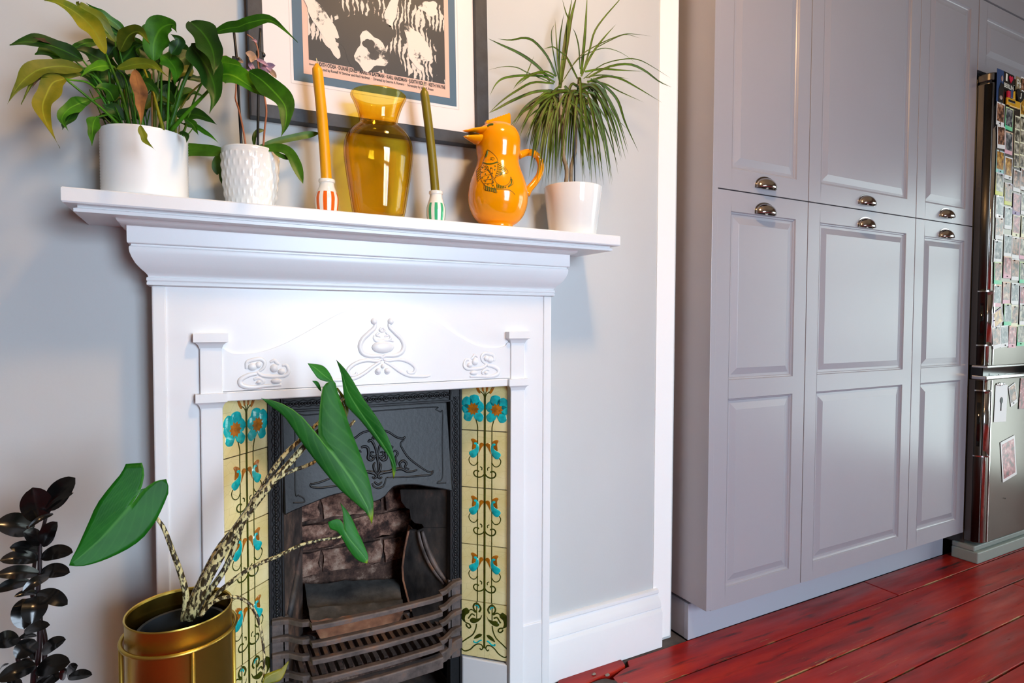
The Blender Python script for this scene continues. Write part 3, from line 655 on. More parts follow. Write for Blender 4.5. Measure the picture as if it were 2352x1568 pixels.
for x0, x1 in ((OX0-.037, OX0+.0005), (OX1-.0005, OX1+.037)):
    xc = (x0+x1)/2; b = MB()
    pil = b.box((x0, PY-.009, FL), (x1, PY+.01, zc2)).build('pilaster', 'white_paint', mp_, bevel=.002)
    def capital(z0, z1, e, nm):
        b = MB(); w = (x1-x0)/2
        pr = [(w+e, PY-.009-e, z1), (w+e, PY-.009-e, z0), (w+e*.6, PY-.009-e*.6, z0-.002), (w+e*.25, PY-.009-e*.25, z0-.006), (w, PY-.0085, z0-.013)]
        rows = [[(xc-a, PY+.004, z), (xc-a, y, z), (xc+a, y, z), (xc+a, PY+.004, z)] for a, y, z in pr]
        b.grid(rows); b.quad(*rows[0]); b.build(nm, 'white_paint', pil, smooth=35)
    capital(zc2, zc, .0105, 'capital'); capital(zl2+.001, zl, .008, 'collar')
b = MB().box((OX0, PY-.0075, zl2+.0005), (OX1, PY+.03, zl)); b.box((OX0, PY-.0045, zl), (OX1, PY, zl+.004)); b.build('lintel', 'white_paint', mp_, bevel=.0015)
q5 = lambda x, y: (400+x/2.6133, 680+y/2.6133)
arch = [(278, 305), (310, 322), (350, 344), (420, 348), (520, 335), (640, 295), (760, 235), (900, 155), (1000, 102), (1120, 62), (1240, 50), (1360, 65), (1480, 105), (1600, 165), (1700, 235), (1800, 290), (1880, 310), (1940, 310), (1985, 300), (2002, 280), (2025, 278)]
P = cr([U(*q5(x, y), y=PY-.004) for x, y in arch], 70); P[0].x = OX0; P[-1].x = OX1
b = MB(); b.prism([(p.x, PY-.0045, p.z) for p in P]+[(OX1, PY-.0045, zl), (OX0, PY-.0045, zl)], (0, .0045, 0)); b.build('frieze_panel', 'white_paint', mp_, bevel=.0018)
# raised ornament
q6 = lambda x, y: U(530+x/3.3127, 690+y/3.3127, y=PY-.0045)
CXO = q6(1155, 400).x
def orn(paths, balls, name, mirror=False):
    if mirror == 'split': orn(paths, balls, name, 1); return orn(paths, balls, name, -1)
    sides = {True: (1, -1), 1: (1, -1), False: (1,)}[mirror] if mirror is True or mirror is False else (mirror,)
    b = MB()
    for pts, r in paths:
        Q = cr([q6(x, y) for x, y in pts], 8*len(pts)); n = len(Q)
        rr = [1.25*r*(.55+.45*math.sin(math.pi*min(1, .12+i/n*.88))) for i in range(n)]
        for sgn in sides:
            Q2 = [Vector((p.x if sgn == 1 else 2*CXO-p.x, PY-.0045, p.z)) for p in Q]; b.tube(Q2, rr, 7, flat=(PY-.0045, .42))
    for x, y, rx, ry in balls:
        p = q6(x, y)
        for sgn in sides: b.ball((p.x if sgn == 1 else 2*CXO-p.x, PY-.0045, p.z), 1, (rx, .0045, ry), 16, 8)
    b.build(name, 'white_paint', mp_, smooth=True)
orn([([(1100, 170), (1095, 205), (1050, 250), (1005, 295), (985, 350), (1005, 400), (1060, 422), (1135, 422), (1155, 440)], .0048),
     ([(1150, 445), (1110, 460), (1030, 455), (950, 478), (895, 525), (905, 565), (945, 568), (960, 545)], .0035),
     ([(1140, 465), (1085, 500), (1020, 550), (950, 588), (880, 600), (800, 606), (760, 600)], .0034),
     ([(1095, 265), (1092, 290), (1120, 305), (1155, 300)], .0028), ([(1130, 240), (1110, 262), (1140, 275)], .0024), ([(1150, 205), (1135, 225), (1155, 240)], .0024), ([(1128, 520), (1110, 540), (1122, 552), (1140, 540)], .0035)],
    [(1090, 158, .0072, .0072), (1122, 535, .006, .006), (1155, 500, .004, .005)], 'ornament', True)
orn([([(1090, 300), (1130, 312), (1190, 300), (1240, 310)], .003)], [(1158, 355, .0245, .0135)], 'ornament')
for mirror_, nm in ((False, 'l'),):
    orn([([(200, 555), (130, 570), (75, 605), (85, 645), (160, 660), (260, 650), (385, 640)], .0042), ([(200, 540), (240, 570), (320, 578), (410, 570), (440, 540), (425, 495), (390, 492)], .0036),
         ([(120, 520), (125, 470), (170, 452), (225, 445), (258, 470), (250, 510), (215, 540)], .0034), ([(300, 470), (330, 455), (350, 475), (370, 485)], .003),
         ([(175, 600), (215, 590), (250, 615), (225, 635), (190, 625)], .003), ([(150, 480), (190, 490), (200, 520)], .0026)],
        [(165, 505, .0085, .0075), (210, 490, .006, .0065), (330, 515, .008, .0085), (385, 540, .007, .006), (345, 612, .010, .0055), (215, 620, .005, .004)], 'ornament', 'split')
# white plinth blocks below the tile slips
for sx, (xa, xb) in ((0, (.043, .1285)), (1, (.5765, .659))):
    b = MB(); pts = [(xa, 1.256), (xb, 1.341), (xb, 1.36), (xa, 1.36)] if sx == 0 else [(xa, 1.341), (xb, 1.256), (xb, 1.36), (xa, 1.36)]
    b.prism([(x, y-.003, FL) for x, y in pts], (0, 0, -.838-FL)); b.build('plinth_block', 'white_paint', mp_, bevel=.003)

# ================================================================== FIREPLACE INSERT
fi = thing('fireplace_insert', (MX, 1.34, FL), 'black cast iron fireplace insert with floral tiles inside the white surround', 'fireplace')
IX0, IX1, IY = .130, .574, 1.340
b = MB().box((IX0, IY, FL), (IX0+.031, IY+.02, OZ)).box((IX1-.031, IY, FL), (IX1, IY+.02, OZ)).box((IX0+.031, IY, -.197), (IX1-.031, IY+.02, OZ))
for x in (IX0, IX0+.026, IX1-.031, IX1-.005): b.box((x, IY-.004, FL), (x+.005, IY, OZ))
b.box((IX0, IY-.004, -.168), (IX1, IY, -.163)); b.box((IX0+.026, IY-.004, -.197), (IX1-.026, IY, -.192))
frm = b.build('frame', 'cast_iron', fi, bevel=.0012)
b = MB()
def bead_run(p0, p1, n):
    p0, p1 = Vector(p0), Vector(p1); d = (p1-p0)/n; t_ = d.normalized()
    for k in range(n):
        c = p0+d*(k+.5)
        if k % 6 == 5: b.ball(c, .0055, (.5+.5*abs(t_.z)*0, .35, .9), 6, 4)
        else: b.ball(c, .0034, (1, .5, 1), 6, 4)
for x in (IX0+.0155, IX1-.0155):
    bead_run((x, IY-.001, -.185), (x, IY-.001, -.72), 84)
    for s in (-1, 1): b.tube([(x+s*.006+.0016*math.sin(k*math.pi/3), IY-.0005, -.185-.535*k/170) for k in range(171)], .0011, 4)
bead_run((IX0+.03, IY-.001, -.180), (IX1-.03, IY-.001, -.180), 62)
for s in (-1, 1): b.tube([(IX0+.03+.384*k/120, IY-.0005, -.180+s*.006+.0016*math.sin(k*math.pi/3)) for k in range(121)], .0011, 4)
o = b.build('beading', 'cast_iron', frm, smooth=True); o['kind'] = 'stuff'
# hood
HA = Vector((0, 1.356, -.20)); HB = Vector((0, 1.318, -.43)); HN = Vector((0, HA.z-HB.z, -(HA.y-HB.y))).normalized(); HN = Vector((0, -abs(HN.y), -abs(HN.z)*0+HN.z))
HN = Vector((0, HB.z-HA.z, HA.y-HB.y)).normalized()
q3 = lambda x, y, lift=0.: Upl(600+x/4.3563, 880+y/4.3563, HA-HN*0+HN*lift*(1 if HN.y < 0 else -1), HN)
HNf = HN if HN.y < 0 else -HN
hx0, hx1 = IX0+.030, IX1-.030
zl_, zr_ = -.412, -.412
prof = [(0, -.414), (.02, -.407), (.06, -.396), (.10, -.386), (.14, -.384), (.155, -.392), (.17, -.405), (.192, -.412), (.215, -.405), (.23, -.392), (.245, -.384), (.285, -.386), (.325, -.396), (.365, -.407), (.384, -.414)]
HZ = lambda z: HA.y+(HB.y-HA.y)*(HA.z-z)/(HA.z-HB.z)
lo = cr([Vector((hx0+a, 0, z)) for a, z in prof], 60)
b = MB(); pts = [(p.x, HZ(p.z), p.z) for p in lo]+[(hx1, HZ(-.196), -.196), (hx0, HZ(-.196), -.196)]
b.prism(pts, (0, .012, 0)); hood = b.build('hood', 'cast_iron', fi, bevel=.003)
b = MB()
def relief(pts, r, n=10, taper=True):
    Q = cr([q3(x, y) for x, y in pts], n*len(pts)); k = len(Q)
    b.tube(Q, [r*(.5+.5*math.sin(math.pi*min(1, .15+.85*i/k))) if taper else r for i in range(k)], 6)
relief([(930, 292), (1300, 265), (1735, 236), (1750, 262), (1790, 285), (1815, 298), (1812, 600), (1814, 925), (1770, 985), (1768, 1000), (1850, 996)], .0016, 8, False)
relief([(600, 305), (450, 318), (345, 330), (340, 600), (342, 1080), (375, 1120), (425, 1150), (425, 1190), (320, 1195)], .0016, 8, False)
relief([(700, 940), (800, 760), (850, 640), (830, 600), (860, 590), (940, 545), (1010, 495), (1100, 472), (1200, 472), (1270, 485), (1350, 535), (1410, 552), (1442, 535)], .0028, 8, False)
relief([(1430, 560), (1395, 600), (1410, 650), (1470, 740), (1560, 815), (1660, 880), (1705, 885), (1722, 870)], .0026, 8)
relief([(1722, 885), (1690, 915), (1600, 925), (1450, 935), (1255, 942)], .0026, 8)
relief([(700, 945), (600, 985), (520, 1005), (490, 1000)], .0026); relief([(486, 1010), (510, 1038), (600, 1045), (700, 1032), (790, 1022), (1080, 985)], .0026)
relief([(1110, 1000), (1125, 1030), (1170, 1048), (1220, 1030), (1240, 985), (1250, 945)], .0026)
for mir in (0, 1):
    f = (lambda x, y: (2*1160-x, y-.06*(x-1160)*0)) if mir else (lambda x, y: (x, y))
    relief([f(1000, 640), f(1030, 632), f(1065, 645), f(1075, 700), f(1070, 750), f(1100, 768), f(1130, 745), f(1112, 722)], .0040)
    relief([f(1070, 590), f(1085, 570), f(1110, 580), f(1140, 640), f(1155, 720)], .0036)
    relief([f(1160, 720), f(1195, 735), f(1225, 715), f(1215, 690), f(1190, 690)], .0034)
    relief([f(1070, 880), f(1120, 890), f(1150, 930), f(1130, 950), f(1110, 935)], .0034)
    relief([f(1165, 915), f(1230, 890), f(1290, 880), f(1320, 865), f(1400, 855), f(1470, 885), f(1560, 868)], .0042)
    relief([f(1400, 850), f(1385, 800), f(1420, 775), f(1450, 800), f(1440, 840), f(1480, 860)], .0036)
    relief([f(1160, 905), f(1135, 870), f(1125, 820), f(1140, 790)], .0034); relief([f(1320, 860), f(1350, 800), f(1345, 740), f(1365, 700), f(1340, 675), f(1318, 690)], .0030)
relief([(1162, 690), (1160, 740), (1170, 800), (1165, 880)], .0034); relief([(1135, 560), (1120, 540), (1105, 555)], .003)
relief([(1130, 985), (1170, 1010), (1210, 985)], .003)
b.build('relief_ornament', 'cast_iron', hood, smooth=True)
# cheeks of the firebox
b = MB(); b.prism([(IX0+.031, IY+.004, FL), (.222, 1.50, FL), (.222, 1.50, -.30), (IX0+.031, IY+.004, -.30)], (-.012, .004, 0)); ch = b.build('cheek', 'fire_clay', fi)
q4 = lambda x, y, P, n: Upl(600+x/3.664, 1140+y/3.664, P, n)
b = MB(); P0 = Vector((.172, 1.358, 0)); n0 = Vector((.135, -.055, 0))
n0 = Vector((1.50-IY, -(.222-IX0-.031), 0)).normalized(); P0 = Vector((IX0+.031, IY+.004, 0))+n0*.004
b.tube([q4(x, y, P0, n0) for x, y in ((352, 372), (318, 560), (270, 800), (225, 1050))], [.003, .006, .008, .008], 8); b.build('rib', 'cheek_iron', ch, smooth=True)
n1 = Vector((-.10, -.075, 0)).normalized(); P1 = Vector((.543, 1.362, 0))
def chp(pts, name, m):
    b = MB(); Q = [q4(x, y, P1, n1) for x, y in pts]; b.prism(Q, -n1*.014); return b.build(name, m, fi, bevel=.002)
chp([(1165, -60), (1175, 40), (1215, 95), (1245, 110), (1255, 190), (1290, 225), (1350, 235), (1368, 262), (1480, 262), (1600, 262), (1600, -60)], 'cheek', 'cheek_iron')
b_ = MB(); ed = [q4(x, y, P1-n1*.002, n1) for x, y in ((1240, 285), (1205, 450), (1188, 590), (1195, 700), (1225, 820), (1262, 960))]; ei = [q4(x, y, P1-n1*.002, n1)+Vector((.004, .030, 0)) for x, y in ((1240, 285), (1205, 450), (1188, 590), (1195, 700), (1225, 820), (1262, 960))]
b_.grid([[p+n1*.004 for p in ed], [q+Vector((.012, -.004, 0)) for q in ed], [q+Vector((.010, .01, 0)) for q in ei]])
b_.build('broken_edge', 'fire_terracotta', fi, smooth=True, solid=.004)
cl = chp([(1240, 280), (1300, 290), (1362, 262), (1600, 262), (1600, 1100), (1285, 1050), (1262, 960), (1225, 820), (1195, 700), (1188, 590), (1205, 450)], 'cheek', 'cheek_iron')
b = MB()
for dx in (0, 34): b.tube(cr([q4(x+dx, y, P1+n1*.003, n1) for x, y in ((1322, 292), (1345, 380), (1390, 500), (1455, 620), (1540, 735))], 20), [.004+.003*math.sin(math.pi*i/20) for i in range(21)], 8)
b.build('rib', 'rust_iron', cl, smooth=True)
# fireback: bricks and ash ledge
b = MB().box((.05, 1.548, FL), (.65, 1.60, -.165)).box((.05, 1.36, FL), (.075, 1.56, -.165)).box((.625, 1.36, FL), (.65, 1.56, -.165)); b.box((.05, 1.37, -.22), (.65, 1.62, -.19)); b.build('fireback', 'mortar', fi)
bw, bh = .150, .060; meshes = []
for k in range(6):
    m = MB(); rows = []
    for i in range(5):
        rows.append([Vector((bw*(j/6-.5)+random.uniform(-.004, .004)*(1 if j in (0, 6) else .4), -random.uniform(.0, .010)*(0 if (i in (0, 4) or j in (0, 6)) else 1), bh*(i/4-.5)+random.uniform(-.003, .003)*(1 if i in (0, 4) else .3))) for j in range(7)])
    m.grid(rows); bot = [(p.x, .04, p.z) for p in (rows[0][0], rows[0][6], rows[4][6], rows[4][0])]
    m.quad(rows[0][0], *rows[0][1:], bot[1], bot[0]); m.quad(*reversed(rows[4]), bot[3], bot[2]); m.quad(*[r[0] for r in reversed(rows)], bot[0], bot[3]); m.quad(*[r[6] for r in rows], bot[2], bot[1])
    meshes.append(m.mesh('brick', 'fire_brick', Vector((0, 0, 0)), 50))
for r in range(6):
    for c in range(4):
        o = link('brick', meshes[(r*5+c*3+r*c) % 6], fi); o.location = Vector((.115+(bw+.009)*c-(.08 if r % 2 else .0), 1.535+random.uniform(-.007, .007), -.265-(bh+.010)*r))-WL[fi.name]
        o.rotation_euler = (0, random.uniform(-.03, .03), random.uniform(-.05, .05))
bl, br, fl_, fr_ = U(700, 1340, y=1.53), U(915, 1326, y=1.53), U(712, 1424, y=1.405), U(928, 1402, y=1.405)
b = MB(); rows = []
for i in range(9):
    s = i/8; A = bl.lerp(fl_, s); B = br.lerp(fr_, s); rows.append([A.lerp(B, j/12)+Vector((0, 0, random.uniform(-.003, .003)+(.008*math.sin(s*9) if .3 < s < .8 else 0))) for j in range(13)])
b.grid(rows); b.mat(1)
fr0 = rows[-1]; b.grid([fr0, [p+Vector((.012*(1 if j < 6 else -1)*abs(j-6)/6*2, .012, -.056)) for j, p in enumerate(fr0)], [p+Vector((.0, .06, -.062)) for p in fr0]])
b.build('ash_ledge', ['ash_slab', 'fire_terracotta'], fi, smooth=40)
MB().box((.132, 1.25, FL-.02), (.572, 1.548, FL+.006)).build('ash_pit', 'hearth', fi)
# tile slips
def tilemesh(h, top=False):
    w = .1205; b = MB(); c = .008
    b.box((.0006, 0, .0006), (w-.0006, .008, h-.0006)); return b.mesh('tile', 'tile_glaze', Vector((0, 0, 0)), False)
TZ = [-.155, -.2675, -.409, -.551, -.693, -.833]
def T6(x, y): return ((605+abs(x-605)-605)/1050, 1-((y-.085*(x-605))-135)/1270)
MOT = {}
def motif(kind, w, h):
    b = MB()
    def pt(x, y, d=0.): return Vector((w*(.5+x), -d, h*y))
    def poly(pts, mi, d=.0009, n=0):
        for sg in (1, -1):
            Q = [pt(sg*x, y) for x, y in pts]
            if n: Q = cr(Q+[Q[0]], n)[:-1]
            c = sum(Q, Vector())/len(Q); b.mat(mi); k = len(b.v)
            b.v += [q for q in Q]+[c+(q-c)*.90+Vector((0, -d, 0)) for q in Q]; L = len(Q)
            for i in range(L): j = (i+1) % L; b.f.append((k+i, k+j, k+L+j, k+L+i)); b.m.append(mi)
            b.f.append(tuple(range(k+L, k+2*L))); b.m.append(mi)
    def line(pts, mi, r=.0011, both=True, n=10):
        r = r*1.3
        for sg in ((1, -1) if both else (1,)):
            b.mat(mi); b.tube(cr([pt(sg*x, y) for x, y in pts], max(3, n*(len(pts)-1))), r, 5, flat=(0, .55))
    SX = .152
    line([(0, 0 if kind != 'base' else .18), (0, 1 if kind != 'flower' else .74)], 2, .0022, False, 2)
    if kind == 'mid':
        g = lambda x, y: ((x-605)/1050, 1-((y-.085*(x-605))-135)/1270)
        line([(SX, 0), (SX, 1)], 2, .0011, n=2)
        poly([g(*p) for p in ((758, 395), (800, 360), (860, 338), (908, 350), (912, 378), (882, 425), (885, 500), (892, 590), (845, 570), (800, 530), (782, 470), (800, 430))], 1, n=30)
        poly([g(*p) for p in ((800, 395), (760, 430), (735, 530), (750, 620), (790, 710), (850, 762), (905, 765), (930, 735), (962, 690), (950, 640), (890, 600), (825, 560), (795, 500), (800, 450), (840, 445), (845, 410))], 0, .0012, n=36)
        poly([g(*p) for p in ((612, 445), (640, 408), (690, 405), (722, 440), (722, 520), (742, 655), (715, 590), (680, 520), (650, 480))], 1, n=26)
        line([g(*p) for p in ((893, 592), (825, 552), (788, 490), (792, 440), (830, 420), (842, 455), (812, 465))], 3, .0007)
        line([g(*p) for p in ((930, 745), (962, 810), (940, 890), (875, 935), (810, 915), (770, 850))], 2, .0010)
        line([g(*p) for p in ((605, 1075), (650, 1140), (735, 1182), (820, 1165), (852, 1100), (815, 1045), (755, 1040), (735, 1060))], 2, .0014)
        line([g(*p) for p in ((710, 940), (668, 965), (672, 1015))], 2, .0011); poly([g(760, 830), g(785, 850), g(765, 868), g(745, 850)], 2, .0006)
    elif kind == 'flower':
        F = (.252, .47)
        line([(SX, 0), (SX+.005, .10), (SX+.05, .28), F], 2, .0012)
        def pet(a, l, wd, a2=0):
            ca, sa = math.cos(math.radians(a)), math.sin(math.radians(a)); asp = w/h
            out = []
            for k in range(14):
                q = 2*math.pi*k/14; x = l*(.52-.5*math.cos(q)); y = wd*math.sin(q)*(.55+.45*x/l)*(1+.10*math.sin(5*q))
                out.append((F[0]+x*ca-y*sa, F[1]+(x*sa+y*ca)*asp))
            poly(out, 0, .0011, n=42)
        for a, l, wd in ((100, .29, .145), (45, .29, .15), (160, .24, .13), (-55, .29, .12), (232, .30, .115), (0, .24, .12)): pet(a, l, wd)
        st = []
        for k in range(20):
            q = 2*math.pi*k/20; r = .145*(1 if k % 2 == 0 else .72); st.append((F[0]+r*math.cos(q), F[1]+r*math.sin(q)*w/h))
        poly(st, 4, .0016)
        poly([(F[0]+.035*math.cos(q), F[1]+.035*math.sin(q)*w/h) for q in (k*.785 for k in range(8))], 1, .002)
        for a in (75, 150, 205, 290, 10): 
            ca, sa = math.cos(math.radians(a)), math.sin(math.radians(a)); line([(F[0], F[1]), (F[0]+.09*ca-.015*sa, F[1]+(.09*sa+.015*ca)*w/h), (F[0]+.16*ca, F[1]+.16*sa*w/h)], 3, .0007)
        line([(0, .70), (.035, .80), (.10, .86)], 2, .0010); line([(0, .72), (.012, .80), (.03, .88)], 2, .0010)
        poly([(.095, .84), (.10, .81), (.13, .82), (.17, .88), (.20, .96), (.215, 1.), (.18, 1.), (.13, .93)], 4, .001, n=24)
        poly([(.025, .87), (.05, .86), (.065, .92), (.07, .99), (.03, .99)], 4, .001, n=20); line([(.15, .92), (.2, .98), (.24, 1.)], 0, .0016)
    else:
        g = lambda x, y: ((x-490)/890, 1-((y-.12*(x-490))-70)/1060)
        line([(SX+.012, 1), (SX+.014, .9), (SX+.014, .7)], 2, .0011)
        poly([g(*p) for p in ((775, 300), (820, 255), (860, 262), (930, 330), (948, 420), (920, 510), (850, 548), (868, 480), (850, 400), (790, 345))], 2, .001, n=30)
        poly([g(*p) for p in ((530, 310), (565, 375), (640, 410), (720, 412), (772, 470), (755, 512), (690, 515), (620, 470), (560, 400))], 2, .001, n=30)
        line([g(*p) for p in ((590, 270), (560, 200), (600, 130), (660, 125), (700, 180), (690, 240), (640, 290))], 2, .0018); line([g(*p) for p in ((600, 200), (620, 155), (665, 165))], 0, .0014)
        line([g(*p) for p in ((850, 545), (780, 555), (755, 600), (790, 630), (835, 600), (840, 570))], 2, .0016); line([g(*p) for p in ((660, 300), (730, 262), (790, 290))], 2, .0012); line([g(*p) for p in ((670, 360), (730, 345), (770, 400), (800, 450))], 2, .0016)
        line([g(*p) for p in ((640, 510), (660, 620), (720, 745), (840, 860), (940, 970), (930, 1065), (870, 1098), (765, 1040), (690, 950), (620, 895), (545, 890), (520, 945), (550, 985), (578, 965))], 2, .0013)
        poly([g(*p) for p in ((528, 685), (590, 688), (655, 740), (698, 815), (640, 795), (560, 740))], 2, .001, n=22); line([g(*p) for p in ((540, 800), (580, 820), (630, 870), (685, 880), (690, 850))], 0, .0016)
        line([(0, .0), (0, .18)], 2, .0001, False, 2)
    return b.mesh('motif', ['tile_turquoise', 'tile_brown', 'tile_dark', 'tile_line', 'tile_orange'], Vector((0, 0, 0)), 40)
for i in range(5):
    h = TZ[i]-TZ[i+1]-.0012; me = tilemesh(h)
    mm = motif(('flower', 'mid', 'mid', 'mid', 'base')[i], .1205, h)
    for side in (0, 1):
        o = link('tile', me, fi); m = link('motif', mm, o)
        org = Vector((.0432, 1.2570, TZ[i+1])) if side == 0 else Vector((.5752, 1.3405, TZ[i+1]))
        a = math.atan2(1.340-1.2555, .130-.042) if side == 0 else -math.atan2(1.340-1.2555, .130-.042)
        o.location = org-WL[fi.name]; o.rotation_euler = (random.uniform(-.004, .004), 0, a)
b = MB(); b.prism([(.040, 1.262, -.84), (.131, 1.351, -.84), (.131, 1.365, -.84), (.040, 1.365, -.84)], (0, 0, -.155+.84)); b.build('tile_backing', 'grout', fi); b = MB(); b.prism([(.575, 1.351, -.84), (.662, 1.262, -.84), (.662, 1.365, -.84), (.575, 1.365, -.84)], (0, 0, -.155+.84)); b.build('tile_backing', 'grout', fi)
# fire grate: bars, end plates, bottom slats
fg = thing('fire_grate', (MX, 1.29, -.95), 'rusty iron fire grate with bowed bars in front of the black hearth opening', 'fire grate')
BZ = [U(846, v, y=1.272).z for v in (1411, 1450, 1487, 1531)]
path = [(.134, 1.334), (.150, 1.332), (.166, 1.326), (.178, 1.312), (.190, 1.300), (.204, 1.296), (.206, 1.276), (.235, 1.272), (.355, 1.268), (.470, 1.272), (.497, 1.276), (.499, 1.294), (.513, 1.298), (.526, 1.308), (.541, 1.322), (.555, 1.330), (.570, 1.334)]
def bar(z, hgt, d, name='bar', dz=0.):
    b = MB(); rows = []
    for k, (x, y) in enumerate(path):
        e = dz*(1 if k < 5 or k > 11 else 0); rows.append([(x, y-d/2, z-hgt/2+e), (x, y-d/2, z+hgt/2-.002+e), (x, y-d/2+.002, z+hgt/2+e), (x, y+d/2, z+hgt/2+e), (x, y+d/2, z-hgt/2+e)])
    b.grid(rows, True); b.quad(*rows[0]); b.quad(*rows[-1]); return b.build(name, 'rust_iron', fg, bevel=.001)
for z in BZ: bar(z, .0105, .0145)
bar(BZ[3]-.034, .026, .022, 'bottom_rail')
for x in (.134, .538): MB().box((x, 1.336, BZ[3]-.075), (x+.034, 1.345, BZ[0]+.006)).build('end_plate', 'rust_iron', fg, bevel=.0015)
for k in range(18):
    x = .19+.332*k/17
    b = MB(); b.prism([(x, 1.292, BZ[3]+.001), (x+.0085, 1.292, BZ[3]+.001), (x+.0085, 1.46, BZ[3]+.001), (x, 1.46, BZ[3]+.001)], (0, .003, -.022)); b.build('slat', 'rust_iron', fg)
MB().box((.185, 1.462, BZ[3]-.022), (.53, 1.472, BZ[3]+.001)).build('slat_rail', 'rust_iron', fg)
# ================================================================== FRAMED PRINT
FYp = 1.292      # front of frame
q2 = lambda x, y: (560+x/3.92, y/3.92)
A = U(*q2(64, 1040), y=FYp); B_ = U(*q2(2190, 1322), y=FYp)
ang = math.atan2(B_.z-A.z, B_.x-A.x)
pic = thing('framed_print', A, 'large print with black abstract field in a dark wooden frame on the chimney wall', 'picture')
EX = Vector((math.cos(ang), 0, math.sin(ang))); EZ = Vector((-math.sin(ang), 0, math.cos(ang)))
def loc(u, v, y=FYp): 
    p = U(u, v, y=y)-A; return p.dot(EX), p.dot(EZ)
def PP(x, z, dy=0.): return A+EX*x+EZ*z+Vector((0, dy, 0))
PW = loc(*q2(2204, 900))[0]; PHt = .78
fw_ = loc(*q2(187, 700))[0]; fw2 = PW-loc(*q2(2097, 900))[0]; fb = loc(*q2(1100, 1063), y=FYp)[1]
def pbox(b, x0, z0, x1, z1, y0, y1):
    b.prism([PP(x0, z0, y0), PP(x1, z0, y0), PP(x1, z1, y0), PP(x0, z1, y0)], (0, y1-y0, 0)); return b
for (x0, z0, x1, z1) in ((0, 0, fw_, PHt), (PW-fw2, 0, PW, PHt), (fw_, 0, PW-fw2, fb), (fw_, PHt-fb, PW-fw2, PHt)):
    pbox(MB(), x0, z0, x1, z1, 0, WY-FYp-.0005).build('rail', 'frame_black', pic, bevel=.0012)
my = .012
pbox(MB(), fw_-.002, fb-.002, PW-fw2+.002, PHt-fb+.002, my, my+.006).build('mount', 'mount_white', pic)
def rect(tl, br):   # from left-bottom and right-bottom pixels
    a = loc(*q2(*tl), y=FYp+my); c = loc(*q2(*br), y=FYp+my); return a[0], (a[1]+c[1])/2, c[0]
x0, zb, x1 = rect((430, 745), (1935, 985))
b = MB()
for (a, c, d, e) in ((x0-.001, zb-.001, x1+.001, zb), (x0-.001, zb, x0, PHt-.15), (x1, zb, x1+.001, PHt-.15)): pbox(b, a, c, d, e, my-.0004, my)
b.build('mount_groove', 'mount_line', pic)
x0, zb, x1 = rect((452, 720), (1915, 960)); pr = pbox(MB(), x0, zb, x1, PHt-.11, my-.0008, my).build('print_border', 'print_blue', pic)
x0, zb, x1 = rect((538, 660), (1853, 888)); pbox(MB(), x0, zb, x1, PHt-.13, my-.0014, my-.0006).build('print_sheet', 'print_pink', pic)
pkx0, pkx1, pkz = x0, x1, zb
x0, zb, x1 = rect((585, 540), (1812, 760)); pbox(MB(), x0, zb, x1, PHt-.15, my-.0020, my-.0012).build('print_field', 'poster_art', pic)
# generic pale shapes of the abstract field
def blob(cx, cz, rx, rz, rot, m, k):
    rnd = random.Random(k); pts = []
    for i in range(28):
        a = 2*math.pi*i/28; r = 1+.16*math.sin(3*a+k)+.10*math.sin(5*a+2*k)+rnd.uniform(-.05, .05); x, z = rx*r*math.cos(a), rz*r*math.sin(a)
        pts.append(PP(cx+x*math.cos(rot)-z*math.sin(rot), cz+x*math.sin(rot)+z*math.cos(rot), my-.0023-.0002*(k % 4)))
    b = MB(); b.prism(pts, (0, .0003, 0)); return b.build('print_shape', m, pic)
for k, (u, v, rx, rz, rot, m) in enumerate(((835, 95, .062, .060, .2, 'print_black'), (852, 122, .034, .040, -.4, 'poster_shape'), (958, 112, .026, .045, .3, 'poster_shape'), (735, 42, .018, .055, .6, 'poster_shape'), (900, 25, .012, .034, -.3, 'print_cream'), (985, 20, .022, .016, .1, 'poster_shape'), (760, 100, .012, .030, .5, 'print_cream'), (848, 106, .012, .016, .7, 'print_black'))):
    blob(*loc(u, v, y=FYp+my), rx, rz, rot, m, k)
def ptext(body, u0, v0, u1, v1, hgt, bold, name='lettering'):
    a = loc(u0, v0, y=FYp+my); c = loc(u1, v1, y=FYp+my); me = text_mesh(body, math.hypot(c[0]-a[0], c[1]-a[1]), hgt, bold=bold); me.materials.append(MC['ink'])
    o = link(name, me, pic); p = PP(a[0], a[1], my-.0018)-A; o.location = p; o.rotation_euler = (0, -math.atan2(c[1]-a[1], c[0]-a[0])-ang, 0)
t1 = lambda x, y: (560+x/3.92, y/3.92)
ptext('Starring', *t1(587, 592), *t1(640, 602), .0055, .012)
ptext("JUDITH O'DEA \u00b7 DUANE JONES \u00b7 MARILYN EASTMAN \u00b7 KARL HARDMAN \u00b7 JUDITH RIDLEY \u00b7 KEITH WAYNE", *t1(652, 604), *t1(1812, 816), .0112, .034)
ptext('Produced by Russell W Streiner and Karl Hardman  \u00b7  Directed by George A. Romero  \u00b7  Screenplay by John A. Russo', *t1(655, 640), *t1(1706, 828), .0078, .02)

# ================================================================== OBJECTS ON THE SHELF
SZ = .2079     # shelf top
SY = 1.236
def axis(ul, ur, v, y=SY):  # centre and radius from the silhouette
    a = U(ul, v, y=y); c = U(ur, v, y=y); x = (a.x+c.x)/2
    P = Vector((x, y, a.z)); d = math.hypot(x, y); hw = (ur-ul)/2*P.dot(FW)/FPX
    # view direction relative to camera axis stretches the silhouette
    ca = abs(math.sin(math.atan2(x, y)-YAW)); return x, hw/(1+ca*ca*.55)
def zat(u, v, x, y=SY):
    d = ray(u, v); return d.z*math.hypot(x, y)/math.hypot(d.x, d.y)
